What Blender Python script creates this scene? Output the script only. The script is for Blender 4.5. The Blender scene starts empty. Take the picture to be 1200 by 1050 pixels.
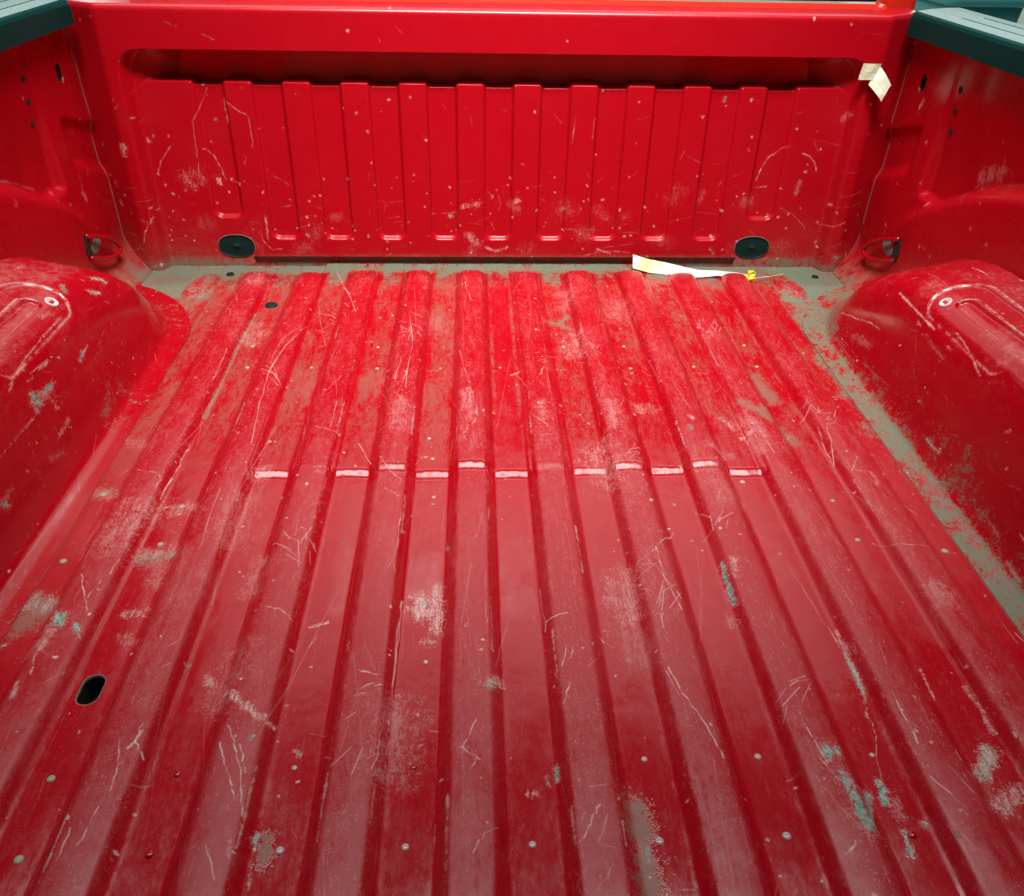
import bpy, math, random
import numpy as np
from mathutils import Vector, Matrix

random.seed(7)
rng = np.random.default_rng(7)
S = bpy.context.scene
COL = S.collection

# ------------------------------------------------------------------ camera
cd = bpy.data.cameras.new('camera'); cam = bpy.data.objects.new('camera', cd); COL.objects.link(cam)
CR = Vector((0.99907312, -0.03906897, 0.01806998))
CU = Vector((0.00682459, 0.55824374, 0.82964893))
CF = Vector((0.04250098, 0.82875662, -0.55799295))
M = Matrix((CR, CU, -CF)).transposed().to_4x4(); M.translation = Vector((-0.05024738, 0.0, 0.71141938))
cam.matrix_world = M
cd.sensor_fit = 'HORIZONTAL'; cd.sensor_width = 36.0; cd.lens = 996.92 / 1200 * 36
cd.clip_start = 0.02; cd.clip_end = 200
S.camera = cam

# ------------------------------------------------------------------ light: a workshop with ceiling lamps, and added unseen lights
W = bpy.data.worlds.new('World'); S.world = W; W.use_nodes = True
bg = W.node_tree.nodes['Background']
bg.inputs[0].default_value = (0.80, 0.90, 0.88, 1); bg.inputs[1].default_value = 0.045

def area(name, loc, target, sx, sy, power, col=(1, 1, 1), spread=180):
    l = bpy.data.lights.new(name, 'AREA'); l.shape = 'RECTANGLE'; l.size = sx; l.size_y = sy
    l.energy = power; l.color = col; l.spread = math.radians(spread)
    o = bpy.data.objects.new(name, l); COL.objects.link(o)
    o.location = loc
    o.rotation_euler = (Vector(target) - Vector(loc)).to_track_quat('-Z', 'Y').to_euler()
    return o
area('high_ceiling_tube', (0.0, 2.6, 6.2), (0, 2.0, 0), 7.0, 0.34, 265, (0.93, 1.0, 0.98))
area('ceiling_tube_rear', (0.05, 0.66, 2.25), (0, 1.82, 0.15), 1.1, 0.4, 21, (1.0, 0.99, 0.97), 68)
area('added_haze_light', (0.1, 3.3, 2.22), (0.1, 1.0, 0.0), 3.4, 1.5, 7.5, (0.95, 1.0, 0.99), 110)  # added light, not a real fitting: gives the haze on the mid floor
area('added_wall_light', (1.5, 4.2, 3.2), (1.5, 6.0, 0.8), 5.0, 0.3, 110, (0.95, 1.0, 0.98))  # unseen lamp added to brighten the back wall
for wx in (-3.6, 3.6): area('added_rail_light', (wx, 5.95, 1.65), (wx * .2, 0.0, 0.6), 2.4, 1.2, 42, (0.80, 1.0, 0.96))  # added lights with no window behind them, brighten the rail cap tops

S.view_settings.view_transform = 'Standard'; S.view_settings.look = 'None'
S.view_settings.exposure = -0.17; S.view_settings.gamma = 1.0
S.cycles.max_bounces = 6; S.cycles.glossy_bounces = 4; S.cycles.diffuse_bounces = 2
S.cycles.caustics_reflective = False; S.cycles.caustics_refractive = False

# ------------------------------------------------------------------ helpers
def sstep(a, b, x):
    t = np.clip((x - a) / (b - a), 0, 1); return t * t * (3 - 2 * t)

def link(o, parent=None):
    COL.objects.link(o)
    if parent is not None: o.parent = parent
    return o

def grid_obj(name, P, mat, parent=None, keep=None, uv=None, flip=False, smooth=True):
    """P: (ny,nx,3) vertices of one pressed sheet; keep: (ny-1,nx-1) faces to keep; uv: (ny,nx,2)"""
    ny, nx = P.shape[:2]
    idx = np.arange(ny * nx).reshape(ny, nx)
    q = np.stack([idx[:-1, :-1], idx[:-1, 1:], idx[1:, 1:], idx[1:, :-1]], -1)
    if flip: q = q[..., ::-1]
    q = q.reshape(-1, 4)
    if keep is not None: q = q[keep.reshape(-1)]
    used = np.unique(q); remap = np.full(ny * nx, -1); remap[used] = np.arange(len(used))
    V = P.reshape(-1, 3)[used]; q = remap[q]
    me = bpy.data.meshes.new(name)
    me.vertices.add(len(V)); me.vertices.foreach_set('co', V.astype(np.float32).ravel())
    me.loops.add(q.size); me.loops.foreach_set('vertex_index', q.astype(np.int32).ravel())
    me.polygons.add(len(q)); me.polygons.foreach_set('loop_start', np.arange(0, q.size, 4, dtype=np.int32))
    me.update(calc_edges=True)
    if uv is not None:
        l = me.uv_layers.new(name='sheet'); l.data.foreach_set('uv', uv.reshape(-1, 2)[used][q.ravel()].astype(np.float32).ravel())
    me.polygons.foreach_set('use_smooth', np.full(len(q), smooth))
    me.materials.append(mat); me.validate()
    return link(bpy.data.objects.new(name, me), parent)

def mesh_obj(name, verts, faces, mat, parent=None, smooth=False, loc=None):
    me = bpy.data.meshes.new(name); me.from_pydata([tuple(v) for v in verts], [], faces); me.update()
    if smooth: me.polygons.foreach_set('use_smooth', [True] * len(me.polygons))
    me.materials.append(mat)
    o = link(bpy.data.objects.new(name, me), parent)
    if loc is not None: o.location = loc
    return o

def sweep(path, radius, n=10, cap=True):
    """tube along a polyline"""
    pts = [Vector(p) for p in path]; V = []; F = []
    up = Vector((0, 0, 1))
    for i, p in enumerate(pts):
        t = (pts[min(i + 1, len(pts) - 1)] - pts[max(i - 1, 0)]).normalized()
        a = t.cross(up)
        if a.length < 1e-3: a = t.cross(Vector((1, 0, 0)))
        a.normalize(); b = a.cross(t)
        for k in range(n):
            w = 2 * math.pi * k / n; V.append(p + a * math.cos(w) * radius + b * math.sin(w) * radius)
    for i in range(len(pts) - 1):
        for k in range(n):
            F.append((i * n + k, i * n + (k + 1) % n, (i + 1) * n + (k + 1) % n, (i + 1) * n + k))
    if cap: F.append(tuple(range(n))[::-1]); F.append(tuple((len(pts) - 1) * n + k for k in range(n)))
    return V, F

def extrude_profile(prof, stations):
    """closed profile [(a,b)] placed by stations: functions (a,b)->xyz"""
    n = len(prof); V = []; F = []
    for st in stations:
        for a, b in prof: V.append(st(a, b))
    for i in range(len(stations) - 1):
        for k in range(n):
            F.append((i * n + k, i * n + (k + 1) % n, (i + 1) * n + (k + 1) % n, (i + 1) * n + k))
    F.append(tuple(range(n))[::-1]); F.append(tuple((len(stations) - 1) * n + k for k in range(n)))
    return V, F

def round_rect(w, h, r, k=6):
    out = []
    for cx, cy, a0 in ((w - r, h - r, 0), (-w + r, h - r, 90), (-w + r, -h + r, 180), (w - r, -h + r, 270)):
        for i in range(k + 1):
            a = math.radians(a0 + 90 * i / k); out.append((cx + r * math.cos(a), cy + r * math.sin(a)))
    return out

def lathe_rings(outline, rings, frame):
    """outline [(a,b)], rings [(scale, lift)] -> dome like caps; frame(a,b,h)->xyz"""
    n = len(outline); V = []; F = []
    for s, h in rings:
        for a, b in outline: V.append(frame(a * s, b * s, h))
    for i in range(len(rings) - 1):
        for k in range(n):
            F.append((i * n + k, i * n + (k + 1) % n, (i + 1) * n + (k + 1) % n, (i + 1) * n + k))
    F.append(tuple((len(rings) - 1) * n + k for k in range(n)))
    return V, F

# ------------------------------------------------------------------ wear maps (computed here, nothing is loaded)
def fbm(ny, nx, beta=2.0, ay=1.0, ax=1.0, lo=2.0):
    """fractal noise, zero mean unit deviation; ay/ax stretch it"""
    n = rng.standard_normal((ny, nx)).astype(np.float32)
    q = max(nx, ny); fy = np.fft.fftfreq(ny)[:, None] * q * ay; fx = np.fft.rfftfreq(nx)[None] * q * ax
    k = np.sqrt(fy * fy + fx * fx); k = np.maximum(k, lo)
    o = np.fft.irfft2(np.fft.rfft2(n) * k ** (-beta / 2), s=(ny, nx))
    return ((o - o.mean()) / o.std()).astype(np.float32)

class Sheet:
    """wear of one pressed sheet: R dirt, G scratch, scuff and painted edge glints, B chipped paint, A dull film and painted haze"""
    def __init__(s, name, a0, a1, b0, b1, res):
        s.name = name; s.a0, s.a1, s.b0, s.b1 = a0, a1, b0, b1; s.res = res
        s.nx = int((a1 - a0) / res); s.ny = int((b1 - b0) / res)
        s.m = np.zeros((4, s.ny, s.nx), np.float32)
        s.X, s.Y = np.meshgrid(a0 + (np.arange(s.nx) + .5) * res, b0 + (np.arange(s.ny) + .5) * res)
        s.rag = .6 * fbm(s.ny, s.nx, 1.2, lo=60) + .6 * fbm(s.ny, s.nx, 1.8, lo=16)
        s.streak = fbm(s.ny, s.nx, 1.3, 4.0, .35, 12)
    def uv(s, A, B): return np.stack([(A - s.a0) / (s.a1 - s.a0), (B - s.b0) / (s.b1 - s.b0)], -1)
    def stroke(s, ch, pts, w, v, rag=0.0, soft=0.6, fade=False, vary=False):
        w0, v0 = w, v
        for (p, q) in zip(pts[:-1], pts[1:]):
            if vary: w = w0 * rng.uniform(.45, 1.25); v = v0 * rng.uniform(.45, 1.05)
            pad = w * (2.5 + 2 * rag) + 2 * s.res
            i0 = max(int((min(p[0], q[0]) - pad - s.a0) / s.res), 0); i1 = min(int((max(p[0], q[0]) + pad - s.a0) / s.res) + 1, s.nx)
            j0 = max(int((min(p[1], q[1]) - pad - s.b0) / s.res), 0); j1 = min(int((max(p[1], q[1]) + pad - s.b0) / s.res) + 1, s.ny)
            if i1 <= i0 or j1 <= j0: continue
            X = s.X[j0:j1, i0:i1]; Y = s.Y[j0:j1, i0:i1]
            dx, dy = q[0] - p[0], q[1] - p[1]; L = dx * dx + dy * dy + 1e-12
            t = np.clip(((X - p[0]) * dx + (Y - p[1]) * dy) / L, 0, 1)
            d = np.hypot(X - p[0] - t * dx, Y - p[1] - t * dy) / max(w, 1e-5)
            if rag: d = d - rag * s.rag[j0:j1, i0:i1]
            val = v * (1 - sstep(1 - soft, 1 + soft, d))
            if rag > .85: val = val * np.clip(.55 + .55 * s.streak[j0:j1, i0:i1], 0, 1)
            if w < s.res * .8: val = val * max(w / s.res, .35) * 1.2
            if fade: val = val * (1 - .8 * np.abs(2 * t - 1) ** 2)
            s.m[ch, j0:j1, i0:i1] = np.maximum(s.m[ch, j0:j1, i0:i1], val)
    def mark(s, kind, w, v, pts):
        if len(pts) == 1: pts = [pts[0], (pts[0][0] + 1e-4, pts[0][1] + 1e-4)]
        if kind == 's':                       # scratch: keep the hand's wobble
            P = [pts[0]]
            for p, q in zip(pts[:-1], pts[1:]):
                for t in (.2, .4, .6, .8, 1): P.append((p[0] + (q[0] - p[0]) * t + rng.normal(0, .0007), p[1] + (q[1] - p[1]) * t + rng.normal(0, .0007)))
            s.stroke(1, P, w * .36, min(1, v * 1.2), soft=.6, vary=True)
        elif kind == 'u': s.stroke(1, pts, w * .62, v * .85, rag=.95, soft=.35)
        elif kind == 'c':
            s.stroke(1, pts, w * 1.1, .5 * v, rag=.9, soft=.4); s.stroke(2, pts, w * .72, v, rag=.7, soft=.3)
        elif kind == 'd': s.stroke(0, pts, w * .75, v * .9, rag=.7, soft=.7)
        elif kind == 'h': s.stroke(3, pts, w, v, rag=.25, soft=.25)  # haze: edges of a reflection laid into the film
    def scratches(s, n, along, spread, lmin, lmax, w, v, where=None):
        for _ in range(n):
            a = rng.uniform(s.a0, s.a1); b = rng.uniform(s.b0, s.b1)
            if where is not None and rng.random() > where(a, b): continue
            L = lmin * (lmax / lmin) ** rng.random(); th = along + rng.normal(0, spread); c = rng.normal(0, .12)
            pts = [(a, b)]
            for k in range(4):
                a += L / 4 * math.cos(th); b += L / 4 * math.sin(th); th += c * .3; pts.append((a, b))
            s.stroke(1, pts, w * rng.uniform(.5, 1.3), v * rng.uniform(.25, 1) ** 1.5, soft=.8, vary=True)
    def specks(s, n, r, ch, v, where=None):
        for _ in range(n):
            a = rng.uniform(s.a0, s.a1); b = rng.uniform(s.b0, s.b1)
            if where is not None and rng.random() > where(a, b): continue
            q = r * rng.uniform(.4, 1.2)
            s.stroke(ch, [(a, b), (a + rng.normal(0, q), b + rng.normal(0, q))], q, v * rng.uniform(.4, 1), rag=.5, soft=.5)
    def image(s):
        im = bpy.data.images.new(s.name, s.nx, s.ny, alpha=True); im.colorspace_settings.name = 'Non-Color'
        im.alpha_mode = 'CHANNEL_PACKED'
        m = np.clip(np.moveaxis(s.m, 0, -1), 0, 1).astype(np.float32); m[..., 3] = .5 + .5 * m[..., 3]     # the film channel stays clear of zero alpha
        im.pixels.foreach_set(m.ravel()); im.update(); im.pack()
        return im

# hand-placed marks of the photograph, in metres on their own sheet: sheet -> [(kind, width, strength, points)]
MARKS = {
 'FL': [
  ('c', 0.0028, 1, [(0.2541, 0.7883), (0.2538, 0.7698), (0.2535, 0.7431), (0.2525, 0.7183)]),
  ('u', 0.006, 0.7, [(0.2666, 0.7873), (0.2630, 0.7568)]),
  ('u', 0.008, 0.5, [(0.2459, 0.6985), (0.2455, 0.6890)]),
  ('c', 0.0065, 1, [(0.2963, 0.4612), (0.2977, 0.4439), (0.2981, 0.4289)]),
  ('c', 0.003, 1, [(0.3149, 0.4694), (0.3019, 0.4261)]),
  ('u', 0.01, 0.6, [(0.2948, 0.4791), (0.2994, 0.4483)]),
  ('c', 0.0035, 0.8, [(0.2923, 0.4836), (0.2947, 0.4655)]),
  ('c', 0.0045, 1, [(0.2876, 0.5100), (0.2877, 0.5032)]),
  ('c', 0.0025, 0.8, [(0.2963, 0.5103), (0.2980, 0.5056)]),
  ('u', 0.0022, 0.9, [(0.3607, 0.6755), (0.3588, 0.6436), (0.3598, 0.6130), (0.3570, 0.5841), (0.3498, 0.5566)]),
  ('c', 0.002, 0.7, [(0.3588, 0.6436), (0.3570, 0.5841)]),
  ('s', 0.001, 0.9, [(0.3498, 0.5566), (0.3510, 0.5460), (0.3492, 0.5305), (0.3403, 0.5106), (0.3368, 0.4915), (0.3347, 0.4822)]),
  ('u', 0.004, 0.6, [(0.3600, 0.6600), (0.3658, 0.6393)]),
  ('c', 0.0035, 1, [(0.3312, 0.4796), (0.3289, 0.4599)]),
  ('c', 0.0025, 0.9, [(0.3346, 0.4298), (0.3318, 0.4160), (0.3305, 0.4058)]),
  ('c', 0.003, 0.6, [(0.3558, 0.4379), (0.3570, 0.4353)]),
  ('u', 0.008, 0.4, [(0.3371, 0.4640), (0.3378, 0.4465)]),
  ('u', 0.0085, 0.95, [(0.4556, 0.5106), (0.4377, 0.4890)]),
  ('d', 0.007, 0.8, [(0.4566, 0.5126), (0.4347, 0.4864)]),
  ('u', 0.01, 0.7, [(0.4637, 0.4698), (0.4355, 0.4528)]),
  ('u', 0.003, 0.7, [(0.4702, 0.5929), (0.4719, 0.5593), (0.4690, 0.5328)]),
  ('u', 0.002, 0.8, [(0.4844, 0.5260), (0.4838, 0.5213)]),
  ('c', 0.0055, 1, [(-0.5178, 0.7053), (-0.5144, 0.6945)]),
  ('c', 0.004, 1, [(-0.4948, 0.6917), (-0.4917, 0.6855)]),
  ('u', 0.006, 0.6, [(-0.5169, 0.6844), (-0.5194, 0.6634)]),
  ('u', 0.0028, 0.8, [(-0.5208, 0.5943), (-0.5240, 0.6111)]),
  ('u', 0.0016, 0.8, [(-0.5143, 0.6214), (-0.5210, 0.6454), (-0.5206, 0.6574), (-0.5187, 0.6795)]),
  ('c', 0.0028, 1, [(-0.2470, 0.4431), (-0.2466, 0.4303)]),
  ('d', 0.007, 0.55, [(-0.2380, 0.4394), (-0.2370, 0.4197)]),
  ('u', 0.002, 0.6, [(-0.2670, 0.4388), (-0.2638, 0.4155)]),
  ('u', 0.0015, 0.6, [(-0.2455, 0.4148), (-0.2443, 0.3925)]),
  ('u', 0.011, 1, [(-0.1177, 0.7405), (-0.1084, 0.7122), (-0.1043, 0.7332)]),
  ('u', 0.008, 0.9, [(-0.1001, 0.7549), (-0.0956, 0.6829)]),
  ('u', 0.006, 0.7, [(-0.1308, 0.7243), (-0.1034, 0.7095)]),
  ('u', 0.005, 0.8, [(-0.1085, 0.6699), (-0.1008, 0.6687)]),
  ('c', 0.0028, 0.7, [(-0.1133, 0.7332), (-0.1121, 0.7290)]),
  ('u', 0.0035, 1, [(-0.3093, 0.5998), (-0.2914, 0.5809), (-0.2708, 0.5635), (-0.2536, 0.5555)]),
  ('u', 0.002, 0.9, [(-0.3026, 0.5981), (-0.2869, 0.5762), (-0.2822, 0.5781), (-0.2675, 0.5595), (-0.2642, 0.5639), (-0.2551, 0.5561)]),
  ('u', 0.003, 0.7, [(-0.2288, 0.5302), (-0.2224, 0.5261)]),
  ('u', 0.005, 0.7, [(-0.3330, 0.6217), (-0.3286, 0.6148)]),
  ('u', 0.006, 0.8, [(-0.0410, 0.5973), (-0.0291, 0.6080)]),
  ('d', 0.005, 0.7, [(-0.0419, 0.5927), (-0.0356, 0.6004)]),
  ('d', 0.012, 0.6, [(0.0927, 0.4623), (0.0951, 0.4286), (0.0940, 0.3789)]),
  ('c', 0.003, 0.5, [(0.0982, 0.4204), (0.0977, 0.4087)]),
  ('c', 0.002, 0.9, [(0.0249, 0.5039), (0.0246, 0.4901)]),
  ('u', 0.004, 0.7, [(-0.0012, 0.4776), (0.0069, 0.4792)]),
  ('u', 0.0025, 0.7, [(0.0145, 0.4956), (0.0169, 0.4846)]),
  ('u', 0.01, 0.7, [(-0.4521, 0.7194), (-0.4395, 0.7221)]),
  ('u', 0.007, 0.5, [(-0.4426, 0.6850), (-0.4328, 0.6775)]),
  ('u', 0.012, 0.45, [(-0.4646, 0.8267), (-0.4344, 0.8311)]),
  ('d', 0.009, 0.5, [(-0.4658, 0.8140), (-0.4312, 0.8199)]),
  ('u', 0.012, 0.3, [(-0.4436, 0.7991), (-0.4368, 0.8039)]),
  ('u', 0.012, 0.35, [(-0.5710, 1.0862), (-0.5484, 1.0744)]),
  ('d', 0.01, 0.4, [(-0.5689, 0.9482), (-0.5533, 0.9558)]),
  ('u', 0.01, 0.35, [(-0.5774, 0.9586), (-0.5494, 0.9443)]),
  ('u', 0.012, 0.4, [(-0.4568, 0.9089), (-0.4314, 0.9182)]),
  ('u', 0.012, 0.35, [(-0.3600, 0.9839), (-0.3503, 0.9982)]),
  ('d', 0.018, 0.6, [(-0.5723, 0.7363), (-0.5497, 0.7286)]),
  ('u', 0.012, 0.5, [(-0.5905, 0.7339), (-0.5489, 0.7383)]),
  ('d', 0.02, 0.5, [(-0.5833, 0.6963), (-0.5631, 0.7150)]),
  ('d', 0.008, 0.85, [(0.1130, 1.4752), (0.1267, 1.4988)]),
  ('d', 0.012, 0.6, [(0.0936, 1.4764), (0.1238, 1.4503)]),
  ('d', 0.0026, 0.75, [(-0.4728, 1.5259), (-0.4744, 1.3748), (-0.4730, 1.2676), (-0.4728, 1.1458)]),
  ('d', 0.0028, 0.7, [(-0.4730, 1.2676), (-0.4726, 1.1979)]),
  ('d', 0.01, 0.55, [(0.3810, 1.1682), (0.4078, 1.1160)]),
  ('d', 0.012, 0.6, [(0.4272, 1.2765), (0.4388, 1.1894)]),
  ('d', 0.012, 0.5, [(0.4084, 1.1418), (0.4343, 1.0627)]),
  ('u', 0.01, 0.45, [(0.2137, 1.1606), (0.2147, 1.1501)]),
  ('u', 0.012, 0.35, [(0.2081, 1.1688), (0.2334, 1.1552)]),
  ('u', 0.009, 0.35, [(0.3866, 1.0663), (0.3807, 1.1161)]),
  ('d', 0.004, 0.7, [(0.2766, 1.0878), (0.2771, 1.0781)]),
  ('u', 0.004, 0.9, [(0.2858, 1.1122), (0.2860, 1.1072)]),
  ('u', 0.003, 0.9, [(0.3719, 1.0826), (0.3527, 1.0672)]),
  ('u', 0.006, 0.5, [(0.3375, 1.1283), (0.3511, 1.0912)]),
  ('u', 0.003, 0.7, [(0.5139, 0.9646), (0.5113, 0.9338)]),
  ('u', 0.012, 0.3, [(0.4962, 0.7290), (0.4993, 0.7071)]),
  ('s', 0.0011, 0.9, [(-0.0786, 1.3434), (-0.0630, 1.2310), (-0.0493, 1.1491), (-0.0468, 1.1112), (-0.0624, 1.0866), (-0.0687, 1.0687)]),
  ('s', 0.0008, 0.7, [(-0.0688, 1.0758), (-0.0648, 1.0447)]),
  ('s', 0.0013, 0.95, [(-0.3628, 1.4552), (-0.3853, 1.3660), (-0.3953, 1.2867), (-0.3909, 1.1739), (-0.3788, 1.0531)]),
  ('s', 0.001, 0.8, [(-0.3736, 1.4484), (-0.3969, 1.3889), (-0.4014, 1.3179)]),
  ('s', 0.001, 0.9, [(-0.3983, 1.3021), (-0.3665, 1.2204)]),
  ('s', 0.001, 0.9, [(-0.4054, 1.2938), (-0.3724, 1.2383)]),
  ('s', 0.001, 0.9, [(-0.4064, 1.2700), (-0.3729, 1.2265)]),
  ('s', 0.001, 0.9, [(-0.3942, 1.3111), (-0.3952, 1.2426)]),
  ('s', 0.0012, 0.8, [(-0.4119, 1.2831), (-0.3801, 1.2583)]),
  ('s', 0.0008, 0.8, [(-0.3570, 1.5532), (-0.3396, 1.4682), (-0.3194, 1.3820)]),
  ('s', 0.001, 0.8, [(-0.4868, 1.3590), (-0.4837, 1.2785), (-0.4855, 1.2470)]),
  ('s', 0.001, 0.9, [(-0.4910, 0.9795), (-0.4853, 0.9672), (-0.4854, 0.9226)]),
  ('s', 0.001, 0.8, [(-0.5250, 0.9908), (-0.4893, 0.9777)]),
  ('s', 0.0014, 0.9, [(-0.4758, 1.0709), (-0.4755, 1.0161), (-0.4770, 0.9337)]),
  ('s', 0.001, 0.8, [(-0.4938, 0.9114), (-0.4906, 0.8671), (-0.4851, 0.8269)]),
  ('s', 0.0012, 0.8, [(-0.4853, 0.8029), (-0.4880, 0.7759)]),
  ('s', 0.0016, 0.9, [(-0.5202, 0.7745), (-0.5074, 0.7485), (-0.4936, 0.7210), (-0.4912, 0.7118)]),
  ('s', 0.001, 0.8, [(-0.4934, 0.7635), (-0.4975, 0.7346)]),
  ('s', 0.0013, 0.9, [(-0.1638, 1.2038), (-0.1641, 1.2759), (-0.1625, 1.3716), (-0.1735, 1.4777)]),
  ('s', 0.001, 0.9, [(-0.1808, 1.1913), (-0.1507, 1.1440)]),
  ('s', 0.001, 0.9, [(-0.1641, 1.2759), (-0.1773, 1.1638)]),
  ('s', 0.001, 0.8, [(-0.1778, 1.3072), (-0.1840, 1.2333)]),
  ('s', 0.0012, 0.9, [(-0.1879, 1.0107), (-0.1737, 0.9828), (-0.1543, 0.9605)]),
  ('s', 0.001, 0.8, [(-0.1761, 0.9402), (-0.1539, 0.9214)]),
  ('s', 0.001, 0.8, [(-0.1494, 0.8887), (-0.1489, 0.8201), (-0.1573, 0.7793)]),
  ('s', 0.0008, 0.7, [(-0.1571, 0.8438), (-0.1496, 0.7726)]),
  ('s', 0.0014, 0.9, [(0.1749, 0.8124), (0.1761, 0.7499), (0.1867, 0.7007)]),
  ('s', 0.001, 0.8, [(0.1557, 0.8004), (0.1711, 0.7679), (0.1892, 0.7224)]),
  ('s', 0.0018, 0.8, [(0.1534, 0.6158), (0.1617, 0.5807), (0.1772, 0.5399), (0.1848, 0.5008)]),
  ('s', 0.0012, 0.6, [(0.1499, 0.6116), (0.1575, 0.5777)]),
  ('s', 0.0012, 0.8, [(0.1450, 0.7782), (0.1743, 0.8091), (0.2087, 0.8535)]),
  ('s', 0.001, 0.7, [(0.1521, 0.7787), (0.1798, 0.7807)]),
  ('s', 0.0016, 0.85, [(0.0531, 0.6982), (0.0285, 0.6916)]),
  ('s', 0.0012, 0.8, [(0.0477, 0.6504), (0.0404, 0.6208)]),
  ('s', 0.0012, 0.8, [(0.0540, 0.6475), (0.0494, 0.6294)]),
  ('s', 0.0014, 0.8, [(0.0463, 0.5970), (0.0369, 0.5706)]),
  ('s', 0.001, 0.8, [(0.0684, 0.6175), (0.0835, 0.6387)]),
  ('s', 0.0016, 0.95, [(-0.0518, 0.5526), (-0.0643, 0.5240)]),
  ('u', 0.003, 1, [(-0.0667, 0.5213), (-0.0585, 0.5159)]),
  ('s', 0.0014, 0.9, [(-0.0626, 0.5180), (-0.0503, 0.5063)]),
  ('s', 0.0012, 0.8, [(-0.0520, 0.5081), (-0.0584, 0.4952)]),
  ('s', 0.0012, 0.7, [(-0.0448, 0.4324), (-0.0546, 0.4127)]),
  ('s', 0.0015, 0.9, [(-0.1756, 0.6192), (-0.1554, 0.6134)]),
  ('s', 0.0012, 0.9, [(-0.1579, 0.6019), (-0.1694, 0.5950)]),
  ('s', 0.0012, 0.9, [(-0.1644, 0.5972), (-0.1507, 0.6001)]),
  ('s', 0.001, 0.8, [(-0.1762, 0.5855), (-0.1652, 0.5883)]),
  ('s', 0.0016, 0.9, [(0.0599, 0.4557), (0.0493, 0.4377), (0.0392, 0.4208)]),
  ('s', 0.0012, 0.7, [(0.0462, 0.4504), (0.0424, 0.4440)]),
  ('s', 0.001, 0.7, [(0.0656, 0.4456), (0.0534, 0.4213)]),
  ('s', 0.001, 0.6, [(0.0657, 0.4018), (0.0440, 0.3733)]),
  ('s', 0.001, 0.6, [(0.0455, 0.4179), (0.0692, 0.4158)]),
  ('s', 0.0016, 0.9, [(-0.3683, 0.5191), (-0.3800, 0.5343), (-0.3767, 0.5493), (-0.3840, 0.5274)]),
  ('s', 0.002, 0.9, [(-0.3788, 0.5563), (-0.3813, 0.5362), (-0.3840, 0.5274)]),
  ('s', 0.0016, 0.9, [(-0.2986, 0.5326), (-0.2877, 0.5078), (-0.2760, 0.4848), (-0.2702, 0.4693)]),
  ('s', 0.0016, 0.9, [(-0.2958, 0.5521), (-0.2805, 0.5216), (-0.2686, 0.4894), (-0.2620, 0.4554)]),
  ('s', 0.0014, 0.8, [(-0.2790, 0.5292), (-0.2668, 0.4985)]),
  ('s', 0.0014, 0.9, [(-0.2852, 0.4270), (-0.2712, 0.3967)]),
  ('s', 0.0016, 0.9, [(-0.4074, 0.4467), (-0.4075, 0.4156)]),
  ('s', 0.0012, 0.8, [(-0.3901, 0.4663), (-0.3951, 0.4300)]),
  ('s', 0.0012, 0.7, [(-0.3959, 0.5390), (-0.3878, 0.5104), (-0.3849, 0.4835)]),
  ('s', 0.0016, 0.9, [(-0.2199, 0.7037), (-0.2428, 0.6954)]),
  ('s', 0.0018, 0.9, [(-0.2195, 0.7011), (-0.2406, 0.6939)]),
  ('s', 0.0012, 0.8, [(-0.2930, 0.7168), (-0.2723, 0.7093), (-0.2588, 0.6960)]),
  ('s', 0.0012, 0.8, [(-0.2291, 0.6816), (-0.2361, 0.6653)]),
  ('s', 0.0014, 0.9, [(0.2786, 0.4110), (0.2666, 0.4025)]),
  ('s', 0.0014, 0.9, [(0.2801, 0.4149), (0.2714, 0.4037)]),
  ('s', 0.0014, 0.8, [(0.2776, 0.5005), (0.2889, 0.4743), (0.2978, 0.4482)]),
  ('s', 0.0012, 0.6, [(0.2690, 0.4706), (0.2847, 0.4311)]),
  ('s', 0.0012, 0.9, [(0.4816, 1.0979), (0.4753, 1.0371), (0.4744, 0.9980)]),
  ('s', 0.001, 0.9, [(0.4913, 1.0904), (0.4759, 1.0029)]),
  ('s', 0.001, 0.8, [(0.5078, 1.0073), (0.4875, 0.9728)]),
  ('s', 0.001, 0.8, [(0.4631, 0.8282), (0.4852, 0.8128), (0.5212, 0.8071)]),
  ('s', 0.0012, 0.7, [(0.3763, 0.4772), (0.3930, 0.4449)]),
  ('s', 0.0012, 0.8, [(0.2746, 0.5425), (0.2823, 0.5023)]),
  ('s', 0.0014, 0.7, [(0.3812, 0.5780), (0.3805, 0.5149)]),
  ('s', 0.001, 0.8, [(0.3401, 0.7842), (0.3502, 0.7028), (0.3563, 0.6499)]),
  ('s', 0.0009, 0.7, [(0.3785, 0.7934), (0.3874, 0.7023)]),
  ('s', 0.0012, 0.8, [(0.0849, 0.6716), (0.1022, 0.6552)]),
  ('s', 0.001, 0.7, [(0.0446, 1.6518), (0.0252, 1.6042)]),
  ('u', 0.0025, 0.8, [(0.0121, 1.2693), (0.0242, 1.2799)]),
  ('s', 0.001, 0.8, [(0.0335, 1.1345), (0.0601, 1.0965)]),
  ('s', 0.0022, 0.95, [(-0.1382, 0.7324), (-0.1400, 0.6766), (-0.1397, 0.5878)]),
  ('s', 0.0012, 0.8, [(-0.1378, 0.7118), (-0.1389, 0.6224)]),
  ('s', 0.0012, 0.8, [(0.0248, 0.7515), (0.0277, 0.6793)]),
  ('u', 0.004, 0.6, [(-0.0629, 1.2027), (-0.0573, 1.1615)]),
  ('u', 0.01, 0.4, [(-0.0670, 1.1897), (-0.0599, 1.1106)]),
  ('u', 0.012, 0.35, [(-0.1679, 1.1632), (-0.1730, 1.0879)]),
  ('u', 0.012, 0.4, [(0.0558, 1.1676), (0.0589, 1.1164)]),
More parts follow.
